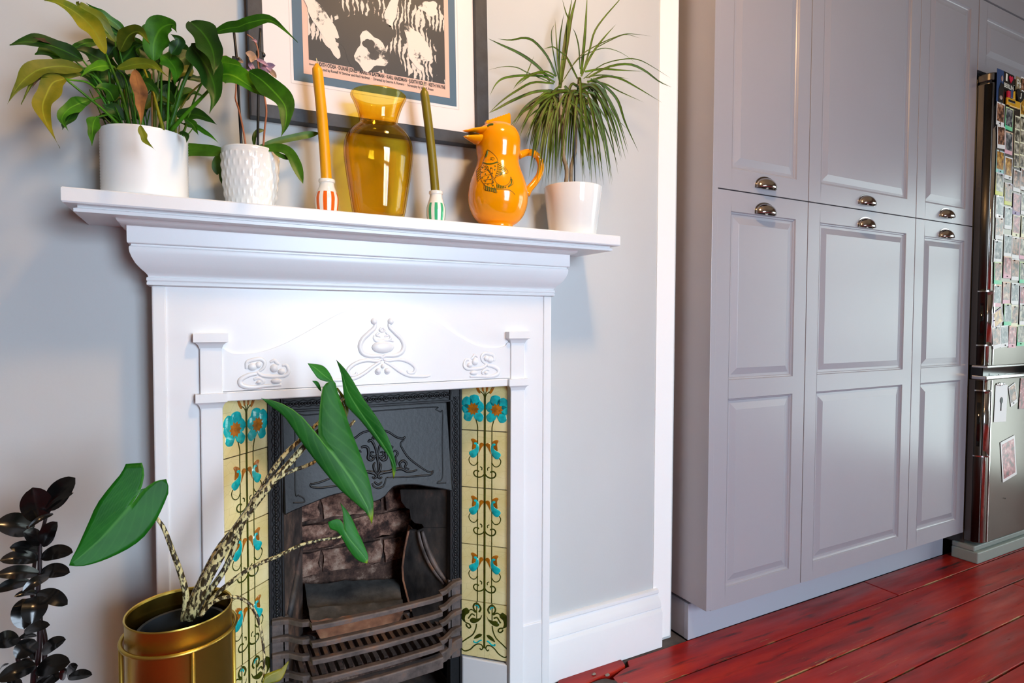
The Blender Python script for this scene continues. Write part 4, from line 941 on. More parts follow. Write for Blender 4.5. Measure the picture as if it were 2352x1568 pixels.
# --- peace lily
x, r = axis(232, 431, 380); px, pr_ = x, r
lily = thing('potted_peace_lily', (x, SY, SZ), 'bushy drooping peace lily in a wide white ribbed pot on the mantel shelf', 'plant')
zt = zat(330, 292, x, SY-r*.8); b = MB()
prof = [(0, 0), (r-.004, 0), (r-.001, .003)]+[(r+(.0004 if k % 2 else -.0004), .004+(zt-SZ-.006)*k/44) for k in range(45)]+[(r-.001, zt-SZ), (r-.004, zt-SZ), (r-.005, zt-SZ-.004), (r-.005, zt-SZ-.03), (0, zt-SZ-.03)]
b.lathe(prof, (x, SY, SZ), 64); b.build('pot', 'pot_matte', lily, smooth=40)
b = MB().lathe([(r-.0055, 0), (r*.6, .006), (.001, .010)], (x, SY, zt-.022), 32); b.build('soil', 'soil', lily, smooth=True)
Lz = [  # pts, width px, y0, y1, material, roll
 ([(243,124),(220,76),(195,46),(165,23),(129,5),(101,1)],34,1.20,1.12,'leaf_yellow'),
 ([(264,96),(230,53),(202,28),(181,11),(181,3)],28,1.24,1.20,'leaf_olive'),
 ([(287,80),(269,57),(243,39),(218,21),(197,6)],17,1.24,1.22,'leaf_green'),
 ([(190,138),(147,116),(103,101),(57,96),(22,103)],34,1.19,1.11,'leaf_dark'),
 ([(170,137),(126,126),(99,122),(80,124)],30,1.20,1.16,'leaf_green'),
 ([(152,118),(119,96),(96,93),(75,85)],13,1.185,1.12,'leaf_dry'),
 ([(228,99),(197,99),(174,108),(147,110)],15,1.22,1.18,'leaf_green'),
 ([(190,160),(142,152),(96,158),(62,177),(39,202),(17,239)],33,1.17,1.08,'leaf_olive'),
 ([(186,170),(150,170),(110,172),(80,180),(48,240)],20,1.18,1.10,'leaf_olive'),
 ([(138,181),(106,174),(85,184),(72,204)],9,1.165,1.10,'leaf_dry'),
 ([(150,181),(122,190),(106,218),(98,248),(108,287),(138,340)],36,1.15,1.08,'leaf_yellow'),
 ([(209,229),(179,239),(156,252),(142,275),(158,303)],25,1.18,1.12,'leaf_green'),
 ([(190,243),(165,262),(150,285),(143,298)],18,1.18,1.13,'leaf_dark'),
 ([(222,268),(214,285),(212,308),(211,335)],21,1.165,1.13,'leaf_green'),
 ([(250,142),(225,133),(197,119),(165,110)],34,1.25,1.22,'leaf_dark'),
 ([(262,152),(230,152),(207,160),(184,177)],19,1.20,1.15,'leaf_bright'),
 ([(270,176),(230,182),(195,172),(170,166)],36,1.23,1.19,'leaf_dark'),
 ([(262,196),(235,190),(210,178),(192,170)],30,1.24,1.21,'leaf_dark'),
 ([(275,118),(296,82),(320,74),(345,102)],30,1.19,1.14,'leaf_olive'),
 ([(272,150),(294,124),(308,106),(326,100)],44,1.21,1.18,'leaf_dark'),
 ([(352,140),(354,96),(370,66),(397,56),(406,74)],44,1.20,1.16,'leaf_green'),
 ([(372,110),(352,84),(345,70),(360,60)],40,1.23,1.22,'leaf_green'),
 ([(393,124),(406,108),(409,90),(392,78)],25,1.17,1.16,'leaf_dark'),
 ([(268,158),(310,148),(340,147),(362,158),(386,176)],22,1.15,1.12,'leaf_olive'),
 ([(287,205),(278,176),(271,150)],30,1.20,1.19,'leaf_dark'),
 ([(437,50),(462,72),(484,104),(492,138),(490,172)],50,1.15,1.09,'leaf_dark'),
 ([(438,104),(462,134),(485,176),(494,214),(481,260)],50,1.155,1.11,'leaf_dark'),
 ([(488,76),(520,66),(547,62),(572,52),(618,46),(655,70),(684,97)],23,1.15,1.06,'leaf_green'),
 ([(494,150),(520,146),(542,149),(560,156)],24,1.20,1.17,'leaf_bright'),
 ([(500,172),(532,172),(568,194),(606,220)],42,1.16,1.11,'leaf_bright'),
 ([(572,164),(604,186),(636,218),(656,248),(656,285),(645,314)],42,1.12,1.05,'leaf_green'),
 ([(372,126),(390,140),(404,165),(402,200)],34,1.20,1.17,'leaf_green'),
 ([(443,124),(425,132),(405,140),(388,142)],32,1.25,1.23,'leaf_dark'),
 ([(444,160),(425,164),(400,176),(385,186)],22,1.24,1.22,'leaf_olive'),
 ([(480,176),(455,182),(430,178),(412,180)],14,1.25,1.23,'leaf_dark'),
 ([(405,266),(436,262),(472,270),(497,286)],24,1.22,1.20,'leaf_dark'),
 ([(425,272),(444,288),(456,311)],15,1.20,1.17,'leaf_green'),
 ([(420,284),(450,292),(478,308),(506,332)],11,1.23,1.20,'leaf_green'),
 ([(412,304),(424,308),(430,318),(428,328)],10,1.18,1.15,'leaf_dark'),
 ([(309,160),(316,190),(322,225),(325,255),(323,290)],24,1.12,1.10,'leaf_brown'),
 ([(322,288),(328,310),(336,326),(357,345)],13,1.10,1.085,'leaf_olive'),
 ([(262,232),(252,212),(238,202),(216,202)],32,1.20,1.17,'leaf_green'),
 ([(287,276),(268,256),(245,246),(232,240)],22,1.20,1.18,'leaf_dark'),
 ([(322,186),(340,192),(356,206),(364,226)],20,1.18,1.16,'leaf_dark'),
 ([(296,96),(268,78),(245,68),(226,62)],30,1.25,1.23,'leaf_green'),
 ([(300,170),(306,195),(300,220)],28,1.24,1.23,'leaf_dark'),
 ([(345,110),(340,140),(330,165)],34,1.24,1.23,'leaf_dark'),
 ([(376,240),(384,225),(380,205),(390,190)],26,1.24,1.24,'leaf_dark'),
 ([(330,250),(345,232),(370,225),(400,240)],20,1.24,1.23,'leaf_olive'),
 ([(262,282),(246,272),(232,268),(222,276)],14,1.26,1.25,'leaf_dark'),
 ([(250,250),(262,262),(276,275)],22,1.25,1.24,'leaf_dark'),
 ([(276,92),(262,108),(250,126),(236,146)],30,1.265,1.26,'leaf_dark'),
 ([(310,110),(322,128),(318,150)],40,1.255,1.25,'leaf_green')]
for k in range(16):
    a, c = random.uniform(215, 420), random.uniform(105, 235); d = random.uniform(-38, 38)
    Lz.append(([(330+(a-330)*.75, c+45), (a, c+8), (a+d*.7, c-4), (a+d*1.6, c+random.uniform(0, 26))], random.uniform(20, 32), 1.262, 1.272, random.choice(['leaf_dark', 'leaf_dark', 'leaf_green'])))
def zclamp(P): 
    for p in P: p.y = min(p.y, WY-.012)
    return P
for pts, w, y0, y1, m in Lz:
    P = pxpath(pts, y0, y1); mid = P[len(P)//2]
    leaf(lily, P, m2(w, mid)*1.2, m, fold=.30, wave=.065, seg=24, roll=random.uniform(-.5, .5))
def stalk(parent, pts, r, m, name='leaf_stalk', n=14, r1=None):
    Q = cr(pts, n); r1 = r1 or r*.6; b = MB().tube(Q, [r+(r1-r)*i/n for i in range(n+1)], 6); return b.build(name, m, parent, smooth=True)
C0 = Vector((x, SY, zt-.02))
for (u, v, y) in ((243,124,1.20),(264,96,1.24),(287,80,1.24),(190,138,1.19),(170,137,1.2),(190,160,1.17),(150,181,1.15),(209,229,1.18),(222,268,1.165),(250,142,1.25),(262,152,1.2),(275,118,1.19),(272,150,1.21),(352,140,1.2),(372,110,1.23),(393,124,1.19),(268,158,1.16),(494,150,1.2),(372,126,1.2),(405,266,1.22),(309,160,1.125),(322,186,1.18),(345,110,1.24),(480,176,1.25),(420,284,1.23),(300,170,1.24),(262,232,1.2)):
    E_ = U(u, v, y=y); a = math.atan2(E_.y-C0.y, E_.x-C0.x); rr = random.uniform(.02, .055)
    S_ = C0+Vector((rr*math.cos(a)*1.0, rr*math.sin(a), 0)); mid = S_.lerp(E_, .5)+Vector((0, 0, .018+.02*random.random()))
    stalk(lily, [S_, mid, E_], .0022, random.choice(['leaf_green', 'leaf_bright', 'leaf_olive']))
stalk(lily, pxpath([(388, 300), (405, 245), (420, 195), (448, 130), (452, 98)], 1.20, 1.165), .0042, 'leaf_green')
stalk(lily, pxpath([(393, 300), (430, 258), (460, 228), (484, 203)], 1.19, 1.14), .0036, 'leaf_bright')
stalk(lily, pxpath([(375, 300), (363, 255), (352, 215), (331, 158)], 1.18, 1.19), .0032, 'leaf_yellow')
stalk(lily, pxpath([(396, 240), (405, 210), (415, 180)], 1.24, 1.24), .002, 'leaf_green')
stalk(lily, pxpath([(296, 287), (285, 235), (268, 184), (243, 124)], 1.19, 1.19), .0032, 'leaf_bright')
stalk(lily, pxpath([(275, 288), (240, 255), (209, 229), (150, 181)], 1.19, 1.15), .0026, 'leaf_bright')
for k in range(26):
    a = random.uniform(0, 6.28); rr = random.uniform(.01, .06); S_ = C0+Vector((rr*math.cos(a), rr*math.sin(a), 0))
    stalk(lily, [S_, S_+Vector((random.uniform(-.03, .03)+.3*rr*math.cos(a), .2*rr*math.sin(a), random.uniform(.03, .12)))], .0015, random.choice(['leaf_green', 'leaf_bright', 'leaf_olive', 'leaf_brown']), n=4)
# --- orchid
x, r = axis(507, 641, 370); orch = thing('potted_orchid', (x, SY, SZ), 'faded orchid on black stakes in a small white dimpled pot', 'plant')
zt = zat(572, 334, x, SY-r*.8); H = zt-SZ; rb = r*.80
def dim(a, z, rr):
    t = (z)/H
    if not .04 < t < .90: return rr
    row = t*6.3; k = int(row); s = math.sin(math.pi*(row-k)); c = math.cos(a*28+(math.pi if k % 2 else 0)); q = max(0, c)*s
    return rr+.0013*q**1.6
pr2 = [(0, 0), (rb-.004, 0)]+[(rb+(r-rb)*math.sin(math.pi/2*min(1, (k/80)**.8)), .001+(H-.005)*k/80) for k in range(81)]+[(r+.0004, H-.003), (r-.001, H), (r-.004, H), (r-.005, H-.005), (r-.006, H-.03), (0, H-.03)]
MB().lathe(pr2, (x, SY, SZ), 208, fn=lambda a, z, rr: dim(a, z, rr) if rr > rb*.98 else rr).build('pot', 'pot_gloss', orch, smooth=60)
MB().lathe([(r-.007, 0), (.001, .006)], (x, SY, zt-.02), 24).build('soil', 'soil', orch, smooth=True)
up_ = Vector((0, -.55, .85))
leaf(orch, pxpath([(520, 350), (470, 346), (432, 345), (405, 350)], 1.25, 1.285), m2(37, Vector((x, SY, 0))), 'orchid_leaf', 'strap', .12, N=Vector((0, -1, .3)))
leaf(orch, pxpath([(512, 352), (500, 366), (496, 380), (499, 402)], 1.27, 1.28), m2(19, Vector((x, SY, 0))), 'orchid_leaf', 'strap', .15)
leaf(orch, pxpath([(512, 366), (506, 385), (508, 405), (512, 425)], 1.28, 1.285), m2(10, Vector((x, SY, 0))), 'orchid_leaf', 'strap', .15)
leaf(orch, pxpath([(596, 338), (640, 324), (690, 313), (735, 305)], 1.25, 1.265), m2(19, Vector((x, SY, 0))), 'orchid_leaf', 'strap', .2)
leaf(orch, pxpath([(600, 342), (640, 340), (664, 350), (680, 378), (696, 422)], 1.20, 1.15), m2(25, Vector((x, SY, 0))), 'orchid_leaf', 'strap', .25)
leaf(orch, pxpath([(628, 346), (642, 356), (660, 362), (672, 356)], 1.19, 1.17), m2(12, Vector((x, SY, 0))), 'orchid_leaf', 'strap', .2)
leaf(orch, pxpath([(584, 334), (584, 314), (592, 302), (607, 298)], 1.24, 1.25), m2(11, Vector((x, SY, 0))), 'orchid_leaf', 'strap', .2)
for a in ([(555, 345), (549, 240), (544, 142), (537, 70)], [(592, 345), (593, 240), (595, 129), (598, 66)]):
    stalk(orch, pxpath(a, 1.225, 1.235), .0026, 'black_plastic', 'stake', r1=.0026, n=12)
for (u, v) in ((541, 142), (595, 129)):
    P = U(u, v, y=1.228); b = MB(); b.box(P-Vector((.006, .006, .008)), P+Vector((.006, .006, .008))); b.ball(P+Vector((.007, -.002, .003)), .005, (1, 1, 1), 8, 5); b.build('clip', 'black_plastic', orch, bevel=.002)
stalk(orch, pxpath([(566, 345), (558, 295), (548, 250), (541, 228), (542, 205), (543, 150)], 1.22, 1.225), .0020, 'orchid_stem', 'flower_stem')
stalk(orch, pxpath([(604, 345), (608, 295), (612, 258), (608, 225), (597, 170), (592, 142), (594, 125), (589, 103), (580, 88), (567, 79)], 1.22, 1.215), .0020, 'orchid_stem', 'flower_stem', n=26)
q7 = lambda x, y: (340+x/4.3563, y/4.3563)
for (a, c, w, m) in (((1090, 590), (975, 528), 16, 'petal_dry'), ((1060, 545), (1030, 625), 14, 'petal_dry'), ((1085, 590), (1205, 665), 9, 'petal'), ((1015, 625), (1070, 730), 11, 'petal'), ((1130, 700), (1275, 655), 16, 'petal'), ((1190, 690), (1285, 780), 12, 'petal_dry'), ((1120, 690), (1200, 745), 18, 'petal'), ((1000, 690), (1060, 720), 12, 'petal'), ((1210, 660), (1230, 715), 14, 'petal'), ((760, 555), (800, 605), 9, 'petal'), ((900, 610), (955, 630), 8, 'petal_dry'), ((1045, 400), (1085, 430), 8, 'petal')):
    m0 = ((a[0]+c[0])/2+random.uniform(-8, 8), (a[1]+c[1])/2-8)
    leaf(orch, pxpath([q7(*a), q7(*m0), q7(*c)], 1.215, 1.195), m2(w, Vector((x, SY, 0))), m, 'oval', .35, seg=8, name='petal', roll=random.uniform(-.8, .8))
for (pts) in ([(890, 580), (915, 575), (920, 610), (900, 650)], [(890, 640), (930, 625), (952, 628)]):
    stalk(orch, pxpath([q7(*p) for p in pts], 1.22, 1.215), .0012, 'bark', 'dry_bract', n=8)
# --- candle holders with candles
qc = lambda X, Y: (680+X/3.92, 130+Y/3.92)
def holder(uc, vw, rw, vlip, rl, mat, label, clabel, cm, top, base, cr_, ttip):
    P = U(*qc(uc, vw), y=1.235); hx = P.x; o = None
    k = P.dot(FW)/FPX/3.92; R = rw*k*.97; zl = zat(*qc(uc, vlip), hx, 1.235); zw = zat(*qc(uc, vw), hx, 1.235)-SZ; h = zl-SZ; L = rl*k
    pr3 = [(0, 0), (R*.80, 0), (R*.84, .002)]+[(R*(.84+.16*math.sin(math.pi/2*q/6)), .002+(zw-.002)*q/6) for q in range(1, 7)]+[(R+(L*.88-R)*(.5-.5*math.cos(math.pi*q/10)), zw+(h-.007-zw)*q/10) for q in range(1, 11)]+[(L*.99, h-.0058), (L, h-.003), (L*.97, h), (cr_*k+.0012, h), (cr_*k+.001, h-.02), (0, h-.02)]
    b = MB().lathe(pr3, (hx, 1.235, SZ), 40); o = b.build('candle_holder', mat, None, smooth=45, origin=(hx, 1.235, SZ)); tag(o, label, 'candle holder', 'striped candle holders')
    A0 = Vector((hx, 1.235, zl-.018)); T0 = U(*qc(*top), y=1.238); n = 24
    b = MB(); ax = (T0-A0); Q = [A0+ax*(i/n)*(1-.04)+Vector((.002*math.sin(math.pi*i/n), 0, 0)) for i in range(n+1)]; rr = [cr_*k*(1 if i > 1 else .94) for i in range(n+1)]
    rr[-1] = cr_*k*.92
    Q += [A0+ax*.972, A0+ax*.985, A0+ax*1.0]; rr += [cr_*k*.74, cr_*k*.5, cr_*k*.34]
    b.tube(Q, rr, 20); c = b.build('candle', cm, None, smooth=50, origin=A0); tag(c, clabel, 'candle', 'dinner candles on the shelf')
    d = ax.normalized(); MB().tube([T0-d*.002, T0+d*.006+Vector((.001, 0, 0)), T0+d*.011], [.0011, .001, .0007], 6).build('wick', 'wick', c, smooth=True)
holder(278, 1290, 107, 1108, 72, 'stripe_orange', 'white candle holder with orange stripes, holding the amber candle', 'tall leaning amber yellow candle in the orange striped holder', 'candle_amber', (186, 66), None, 47, None)
holder(1260, 1390, 89, 1214, 63, 'stripe_green', 'white candle holder with green stripes, holding the olive candle', 'tall leaning olive green candle in the green striped holder', 'candle_olive', (1150, 282), None, 39, None)
# --- amber vase
P = U(*qc(745, 870), y=SY); vx = P.x; k = P.dot(FW)/FPX/3.92
def vz(Y): return zat(*qc(745, Y), vx, SY)
vp = [(236, 1408), (245, 1385), (254, 1330), (275, 1200), (296, 1060), (311, 950), (316, 880), (314, 820), (302, 760), (278, 710), (240, 665), (200, 632), (180, 612), (174, 595), (178, 560), (195, 500), (222, 430), (244, 385), (252, 368), (254, 360), (250, 352)]
outp = [(vp[0][0]*k*.93*.97, 0)]+[(a*k*.97, max(.002, vz(Y)-SZ+(.0)) ) for a, Y in vp[1:]]
pts = cr([Vector((a, 0, z)) for a, z in outp], 90); th_ = .0035
outer = [(p.x, p.z) for p in pts]; inner = [(max(.001, a-th_), z) for a, z in reversed(outer) if z > .012]
b = MB().lathe([(.001, 0)]+outer+[(outer[-1][0]-th_*.5, outer[-1][1]+.0012)]+inner+[(.001, .012)], (vx, SY, SZ), 72)
o = b.build('glass_vase', 'amber_glass', None, smooth=True, origin=(vx, SY, SZ)); tag(o, 'large empty amber glass vase between the two candles', 'vase')
# --- bird jug
qj = lambda X, Y: (1060+X/5.6, 250+Y/5.6)
P = U(*qj(470, 1000), y=SY); jx = P.x; kj = P.dot(FW)/FPX/5.6*.955
def jz(Y): return zat(*qj(465, Y), jx, SY)
jp = [(1, 186), (70, 188), (140, 200), (200, 226), (252, 272), (286, 335), (300, 400), (299, 480), (288, 560), (279, 620), (279, 660), (292, 715), (322, 790), (356, 870), (385, 960), (401, 1050), (404, 1110), (397, 1190), (372, 1270), (328, 1350), (268, 1410), (214, 1440), (200, 1458), (204, 1490), (214, 1520)]
zb_ = jz(1520); prof = [(a*kj, (jz(Y)-zb_)*((jz(186)-SZ)/(jz(186)-zb_))) for a, Y in jp]
pts = cr([Vector((a, 0, z)) for a, z in prof], 110); prof = [(max(.0005, p.x), p.z) for p in pts]+[(.0005, 0)]
jug = thing('bird_jug', (jx, SY, SZ), 'glossy orange-yellow pottery bird jug painted with a fish', 'jug')
jb = MB().lathe(prof, (jx, SY, SZ), 72); jbody = jb.build('body', 'yellow_glaze', jug, smooth=True)
tree = BVHTree.FromPolygons([tuple(v) for v in jb.v], jb.f)
def jpt(X, Y, y=SY): return U(*qj(X, Y), y=y)
def beak(pts, name):
    b = MB(); root = [jpt(*p, y=1.22) for p in pts[:2]]; tip = jpt(*pts[2], y=1.195); c = (root[0]+root[1])/2; hh = (root[0]-root[1]).length/2; rows = []
    for i in range(9):
        t = i/8; C_ = c.lerp(tip, t); s = (1-t)**.75; rows.append([C_+Vector((0, math.sin(q)*.026*s*(1), math.cos(q)*hh*s)) for q in (2*math.pi*j/14 for j in range(14))])
    b.grid(rows, True); b.build(name, 'yellow_glaze', jug, smooth=True)
beak([(262, 232), (275, 318), (10, 280)], 'upper_beak'); beak([(240, 345), (190, 440), (22, 352)], 'lower_beak')
# mouth gap
b = MB().ball(jpt(160, 326, y=1.205), .012, (1.2, 1.0, .22), 12, 6); b.build('mouth', 'glaze_ink', jug, smooth=True)
cm_ = [(322, 200), (322, 165)]; 
for i in range(9): 
    X = 330+34*i; Y = 150-11.5*i; cm_ += [(X-10, Y+6), (X+4, Y-8), (X+20, Y-5)]
cm_ += [(628, 58), (634, 90), (634, 225), (560, 240), (420, 215)]
b = MB(); b.prism([jpt(X, Y, 1.231) for X, Y in cm_], (0, .010, 0)); b.build('comb', 'yellow_glaze', jug, smooth=40, bevel=.0016)
hp = [(735, 600), (800, 572), (860, 560), (925, 572), (990, 630), (1020, 740), (995, 860), (930, 960), (870, 1030), (835, 1100)]
MB().tube(cr([jpt(X, Y, SY) for X, Y in hp], 40), [.0092-.0012*math.sin(math.pi*i/40) for i in range(41)], 14).build('handle', 'yellow_glaze', jug, smooth=True)
def paint(pts, r, m, name, n=8, closed=False):
    Q = cr([Vector((a, c, 0)) for a, c in pts], n*(len(pts)-1)) if len(pts) > 1 else []
    out = []
    for q in Q:
        d = ray(*qj(q.x, q.y)).normalized(); h = tree.ray_cast(Vector((0, 0, 0)), d)
        if h[0] is not None: out.append(h[0]-d*.0002)
    if len(out) > 1: PB[m].tube(out, r, 5)
PB = {'glaze_ink': MB(), 'glaze_green': MB()}
K, G = 'glaze_ink', 'glaze_green'
for p in ([(335,525),(390,560),(440,610),(465,665),(462,780),(432,880),(445,945),(520,990),(590,975),(625,930),(632,875),(655,920),(662,965),(600,1008)], [(335,525),(305,600),(275,690),(250,760),(245,880),(270,945),(330,1000),(440,1028),(540,1030),(610,1040),(660,1070),(690,1105)], [(470,690),(540,735),(600,815),(520,845),(430,885)], [(250,740),(200,785),(195,830),(208,930),(250,880)], [(290,975),(298,1040),(380,1060),(455,1076),(425,1000)], [(375,660),(372,635),(395,622),(420,635),(415,655),(390,662)]): paint(p, .0005, K, 'l')
for p in ([(275,690),(330,706),(400,704),(465,682)],): paint(p, .0016, G, 'l')
paint([(335,540),(325,590),(310,620)], .0026, G, 'l')
for i in range(6): t_ = i/5; paint([(468-22*t_,712+30*i), (535+10*t_-40*t_,752+16*i), (570-70*t_,795+12*i)], .0009, G, 'l')
for i in range(4): paint([(245,770+30*i),(205,815+30*i)], .0009, G, 'l')
for i in range(6): paint([(312+24*i,990+6*i),(316+24*i,1045+5*i)], .0012, G, 'l')
for i in range(6): paint([(455+22*i,970+6*i),(460+22*i,1020)], .0012, G, 'l')
paint([(640,900),(640,960),(605,1000)], .0015, G, 'l'); paint([(360,850),(300,960)], .0004, K, 'l')
for i in range(5): paint([(255+8*i,780+45*i),(330+20*i,720+60*i)], .0004, K, 'l'); paint([(280+30*i,720+10*i),(430-10*i,900+20*i)], .0004, K, 'l')
for (X, Y) in ((270,752),(338,744),(435,735),(308,778),(385,762),(265,815),(353,795),(430,782),(311,838),(396,828),(270,885),(346,876),(373,908),(306,925),(344,965),(412,940),(408,985),(390,645)): paint([(X-6,Y+3),(X+5,Y-3)], .0017, G, 'l')
paint([(335,222),(370,205),(410,200)], .0030, G, 'l')
PB[K].build('painted_outline', K, jbody, smooth=True); PB[G].build('painted_green', G, jbody, smooth=True)
# --- dracaena
x, r = axis(1247, 1381, 436); rb = axis(1262, 1370, 530)[1]
drac = thing('potted_dracaena', (x, SY, SZ), 'spiky green dracaena with drooping leaves in a plain white tapered pot', 'plant')
zt = zat(1312, 422, x, SY-r*.8); H = zt-SZ
MB().lathe([(0, 0), (rb-.003, 0), (rb, .003), (r, H-.001), (r-.001, H), (r-.003, H), (r-.004, H-.004), (r-.007, H-.03), (0, H-.03)], (x, SY, SZ), 64).build('pot', 'pot_gloss', drac, smooth=40)
MB().lathe([(r-.006, 0), (.001, .006)], (x, SY, zt-.022), 24).build('soil', 'soil', drac, smooth=True)
qd = lambda X, Y: (1110+X/3.6465, Y/3.6465)
stalk(drac, pxpath([qd(*p) for p in ((690, 1560), (700, 1430), (670, 1300), (668, 1150), (650, 950), (640, 760))], 1.225, 1.225), .0052, 'bark', 'trunk', n=24, r1=.0042)
stalk(drac, pxpath([qd(*p) for p in ((735, 1560), (738, 1400), (770, 1250), (775, 1050), (790, 850), (805, 650))], 1.245, 1.235), .0046, 'bark', 'trunk', n=24, r1=.0040)
stalk(drac, pxpath([qd(*p) for p in ((765, 1570), (764, 1350), (762, 1100))], 1.235, 1.235), .0018, 'nursery_pot', 'stake', r1=.0018)
DL = [(26,[(640,740),(690,420),(735,150),(790,-60)]),(18,[(640,700),(690,300),(748,-40)]),(18,[(820,620),(850,300),(872,-60)]),(12,[(830,620),(890,420),(930,270),(1010,150),(1140,0),(1170,-60)]),(14,[(820,640),(900,470),(1000,330),(1112,203)]),
(10,[(640,700),(620,450),(600,150)]),(7,[(640,700),(590,460),(570,280),(600,195)]),(11,[(635,650),(640,350),(675,110)]),(9,[(700,420),(712,180),(690,100),(660,-10)]),(8,[(810,580),(800,400),(775,290),(748,235)]),
(19,[(560,680),(480,580),(400,510),(290,440),(150,375),(40,322)]),(15,[(610,640),(540,480),(430,350),(340,318),(230,336),(120,325)]),(7,[(560,690),(370,608),(280,565),(170,558),(40,586)]),(15,[(600,690),(500,640),(340,632),(180,652),(105,705),(55,800)]),(14,[(590,700),(420,690),(280,760),(150,850),(45,950)]),(19,[(580,760),(430,770),(250,840),(120,910),(45,948)]),(7,[(360,630),(385,570),(425,468)]),(15,[(590,650),(470,608),(350,650),(290,695),(250,748)]),(14,[(600,800),(430,880),(320,950),(220,1062)]),(9,[(690,470),(600,400),(560,395),(505,412)]),(13,[(790,660),(720,520),(680,460),(610,420)]),(12,[(610,640),(530,600),(440,610),(370,650),(280,720)]),
(14,[(850,600),(1000,578),(1150,588),(1345,598)]),(15,[(880,650),(1050,560),(1220,538),(1350,590),(1470,680),(1575,730)]),(7,[(840,660),(1000,540),(1180,495),(1300,500),(1420,560),(1568,655)]),(6,[(660,690),(780,510),(930,425),(1040,405),(1170,450),(1300,545)]),(7,[(680,660),(800,480),(960,375),(1150,295),(1250,284),(1410,304)]),(6,[(930,410),(1060,340),(1190,290),(1315,320)]),(15,[(870,690),(1020,640),(1150,660),(1300,740),(1495,858)]),(8,[(860,650),(1000,628),(1225,660)]),(11,[(870,680),(1010,700),(1150,770),(1345,857)]),(17,[(920,660),(1040,740),(1130,850),(1190,1030),(1300,1270)]),(11,[(900,660),(1000,720),(1050,850),(1110,980),(1205,1082)]),(16,[(640,720),(585,780),(610,860),(628,1000)]),(18,[(680,720),(745,790),(770,920),(800,1000)])]
H1, H2 = (640, 800), (800, 720)
for (tx, ty) in ((240,1060),(280,1010),(330,1090),(300,1160),(380,1500),(490,1560),(570,1545),(640,1530),(740,1560),(830,1540),(850,1530),(950,1560),(1008,1550),(1070,1490),(1130,1460),(1155,1350),(1215,1290),(1195,1340),(520,1560),(600,1480),(700,1500),(400,1400),(450,1540),(355,1230),(430,1180),(370,1330),(540,1420),(620,1400),(660,1540),(720,1440),(780,1380),(900,1480),(960,1420),(1050,1350),(1010,1200),(930,1300),(880,1380),(1100,1250),(1150,1080),(470,1320),(500,1250),(345,1160),(570,1180),(820,1250),(870,1180),(960,1100),(300,1090),(420,1300),(585,1300),(690,1250),(1080,1180),(410,1050),(760,1180),(1000,1420),(1060,1540),(1130,1390),(470,1450),(530,1540),(610,1550),(910,1560),(560,1350),(655,1330),(840,1430),(980,1520)):
    hx, hy = (H1 if tx < 700 else H2) if random.random() < .8 else (H2 if tx < 700 else H1)
    hy += random.uniform(-30, 160)*(1 if abs(tx-hx) < 300 else .4); dx = tx-hx
    DL.append((random.uniform(11, 18), [(hx+dx*.05, hy), (hx+dx*.38, hy+random.uniform(-40, 40)), (hx+dx*.74, hy+(ty-hy)*.38), (tx, ty)]))
for k in range(38):
    w, p = DL[35+random.randrange(60)]; jx_, jy_ = random.uniform(-45, 45), random.uniform(-60, 20)
    DL.append((random.uniform(10, 17), [(p[0][0], p[0][1]+random.uniform(-20, 50)), (p[1][0]+jx_*.4, p[1][1]+jy_*.3), (p[2][0]+jx_*.8, p[2][1]+jy_*.7), (p[3][0]+jx_, min(1565, p[3][1]+jy_))]))
for i, (w, pts) in enumerate(DL):
    dy = random.uniform(-.05, .045) if i > 34 else random.uniform(-.04, .03)
    P = [U(*qd(X, Y), y=min(1.30, 1.228+dy*(j/(len(pts)-1)))) for j, (X, Y) in enumerate(pts)]
    leaf(drac, P, m2(w/3.6465*1.45, P[1]), 'dracaena_leaf', 'grass', .18, seg=14, cross=2, roll=random.uniform(-.6, .6))
# ================================================================== FLOOR PLANTS
gy = 1.06
def gax(ul, ur, v): return axis(ul, ur, v, gy)
gx, gr = gax(286, 531, 1400); gz = zat(410, 1398, gx, gy)
gp = thing('gold_planter', (gx, gy, FL), 'round gold metal planter on a wire stand beside the fireplace', 'planter')
MB().lathe([(0, FL+.11), (gr-.004, FL+.11), (gr, FL+.114), (gr, gz-.002), (gr+.0016, gz), (gr+.001, gz+.002), (gr-.001, gz+.001), (gr-.0022, gz-.004)], (gx, gy, 0), 72).build('pot', 'gold', gp, smooth=40)
MB().lathe([(gr-.0022, gz-.002), (gr-.0024, FL+.118), (0, FL+.118)], (gx, gy, 0), 72).build('lining', 'gold_inside', gp, smooth=40)
zr = zat(410, 1500, gx, gy-gr)
def ring(z, R, r=.0032): return MB().tube([(gx+R*math.cos(a), gy+R*math.sin(a), z) for a in (2*math.pi*k/72 for k in range(73))], r, 8, caps=False)
ring(zr, gr+.0055).build('stand_ring', 'gold', gp, smooth=True); ring(FL+.105, gr+.0055).build('stand_ring', 'gold', gp, smooth=True)
for a in (195, 283, 15, 105):
    a = math.radians(a); R = gr+.0055; MB().tube([(gx+R*math.cos(a), gy+R*math.sin(a), FL), (gx+R*math.cos(a), gy+R*math.sin(a), zr)], .0032, 8).build('stand_leg', 'gold', gp, smooth=True)
al = thing('alocasia_plant', (gx, gy, FL+.12), 'arrow leaved alocasia with zebra striped stems growing in the gold planter', 'plant')
ir = gr*.86; iz = gz-.028; ox = gx+.003
MB().lathe([(0, FL+.12), (ir*.8, FL+.12), (ir-.002, iz), (ir, iz+.001), (ir-.004, iz), (ir-.006, iz-.04), (0, iz-.04)], (ox, gy, 0), 48).build('nursery_pot', 'nursery_pot', al, smooth=40)
MB().lathe([(ir-.0065, 0), (.03, .012), (.001, .018)], (ox, gy, iz-.034), 32).build('soil', 'soil', al, smooth=True)
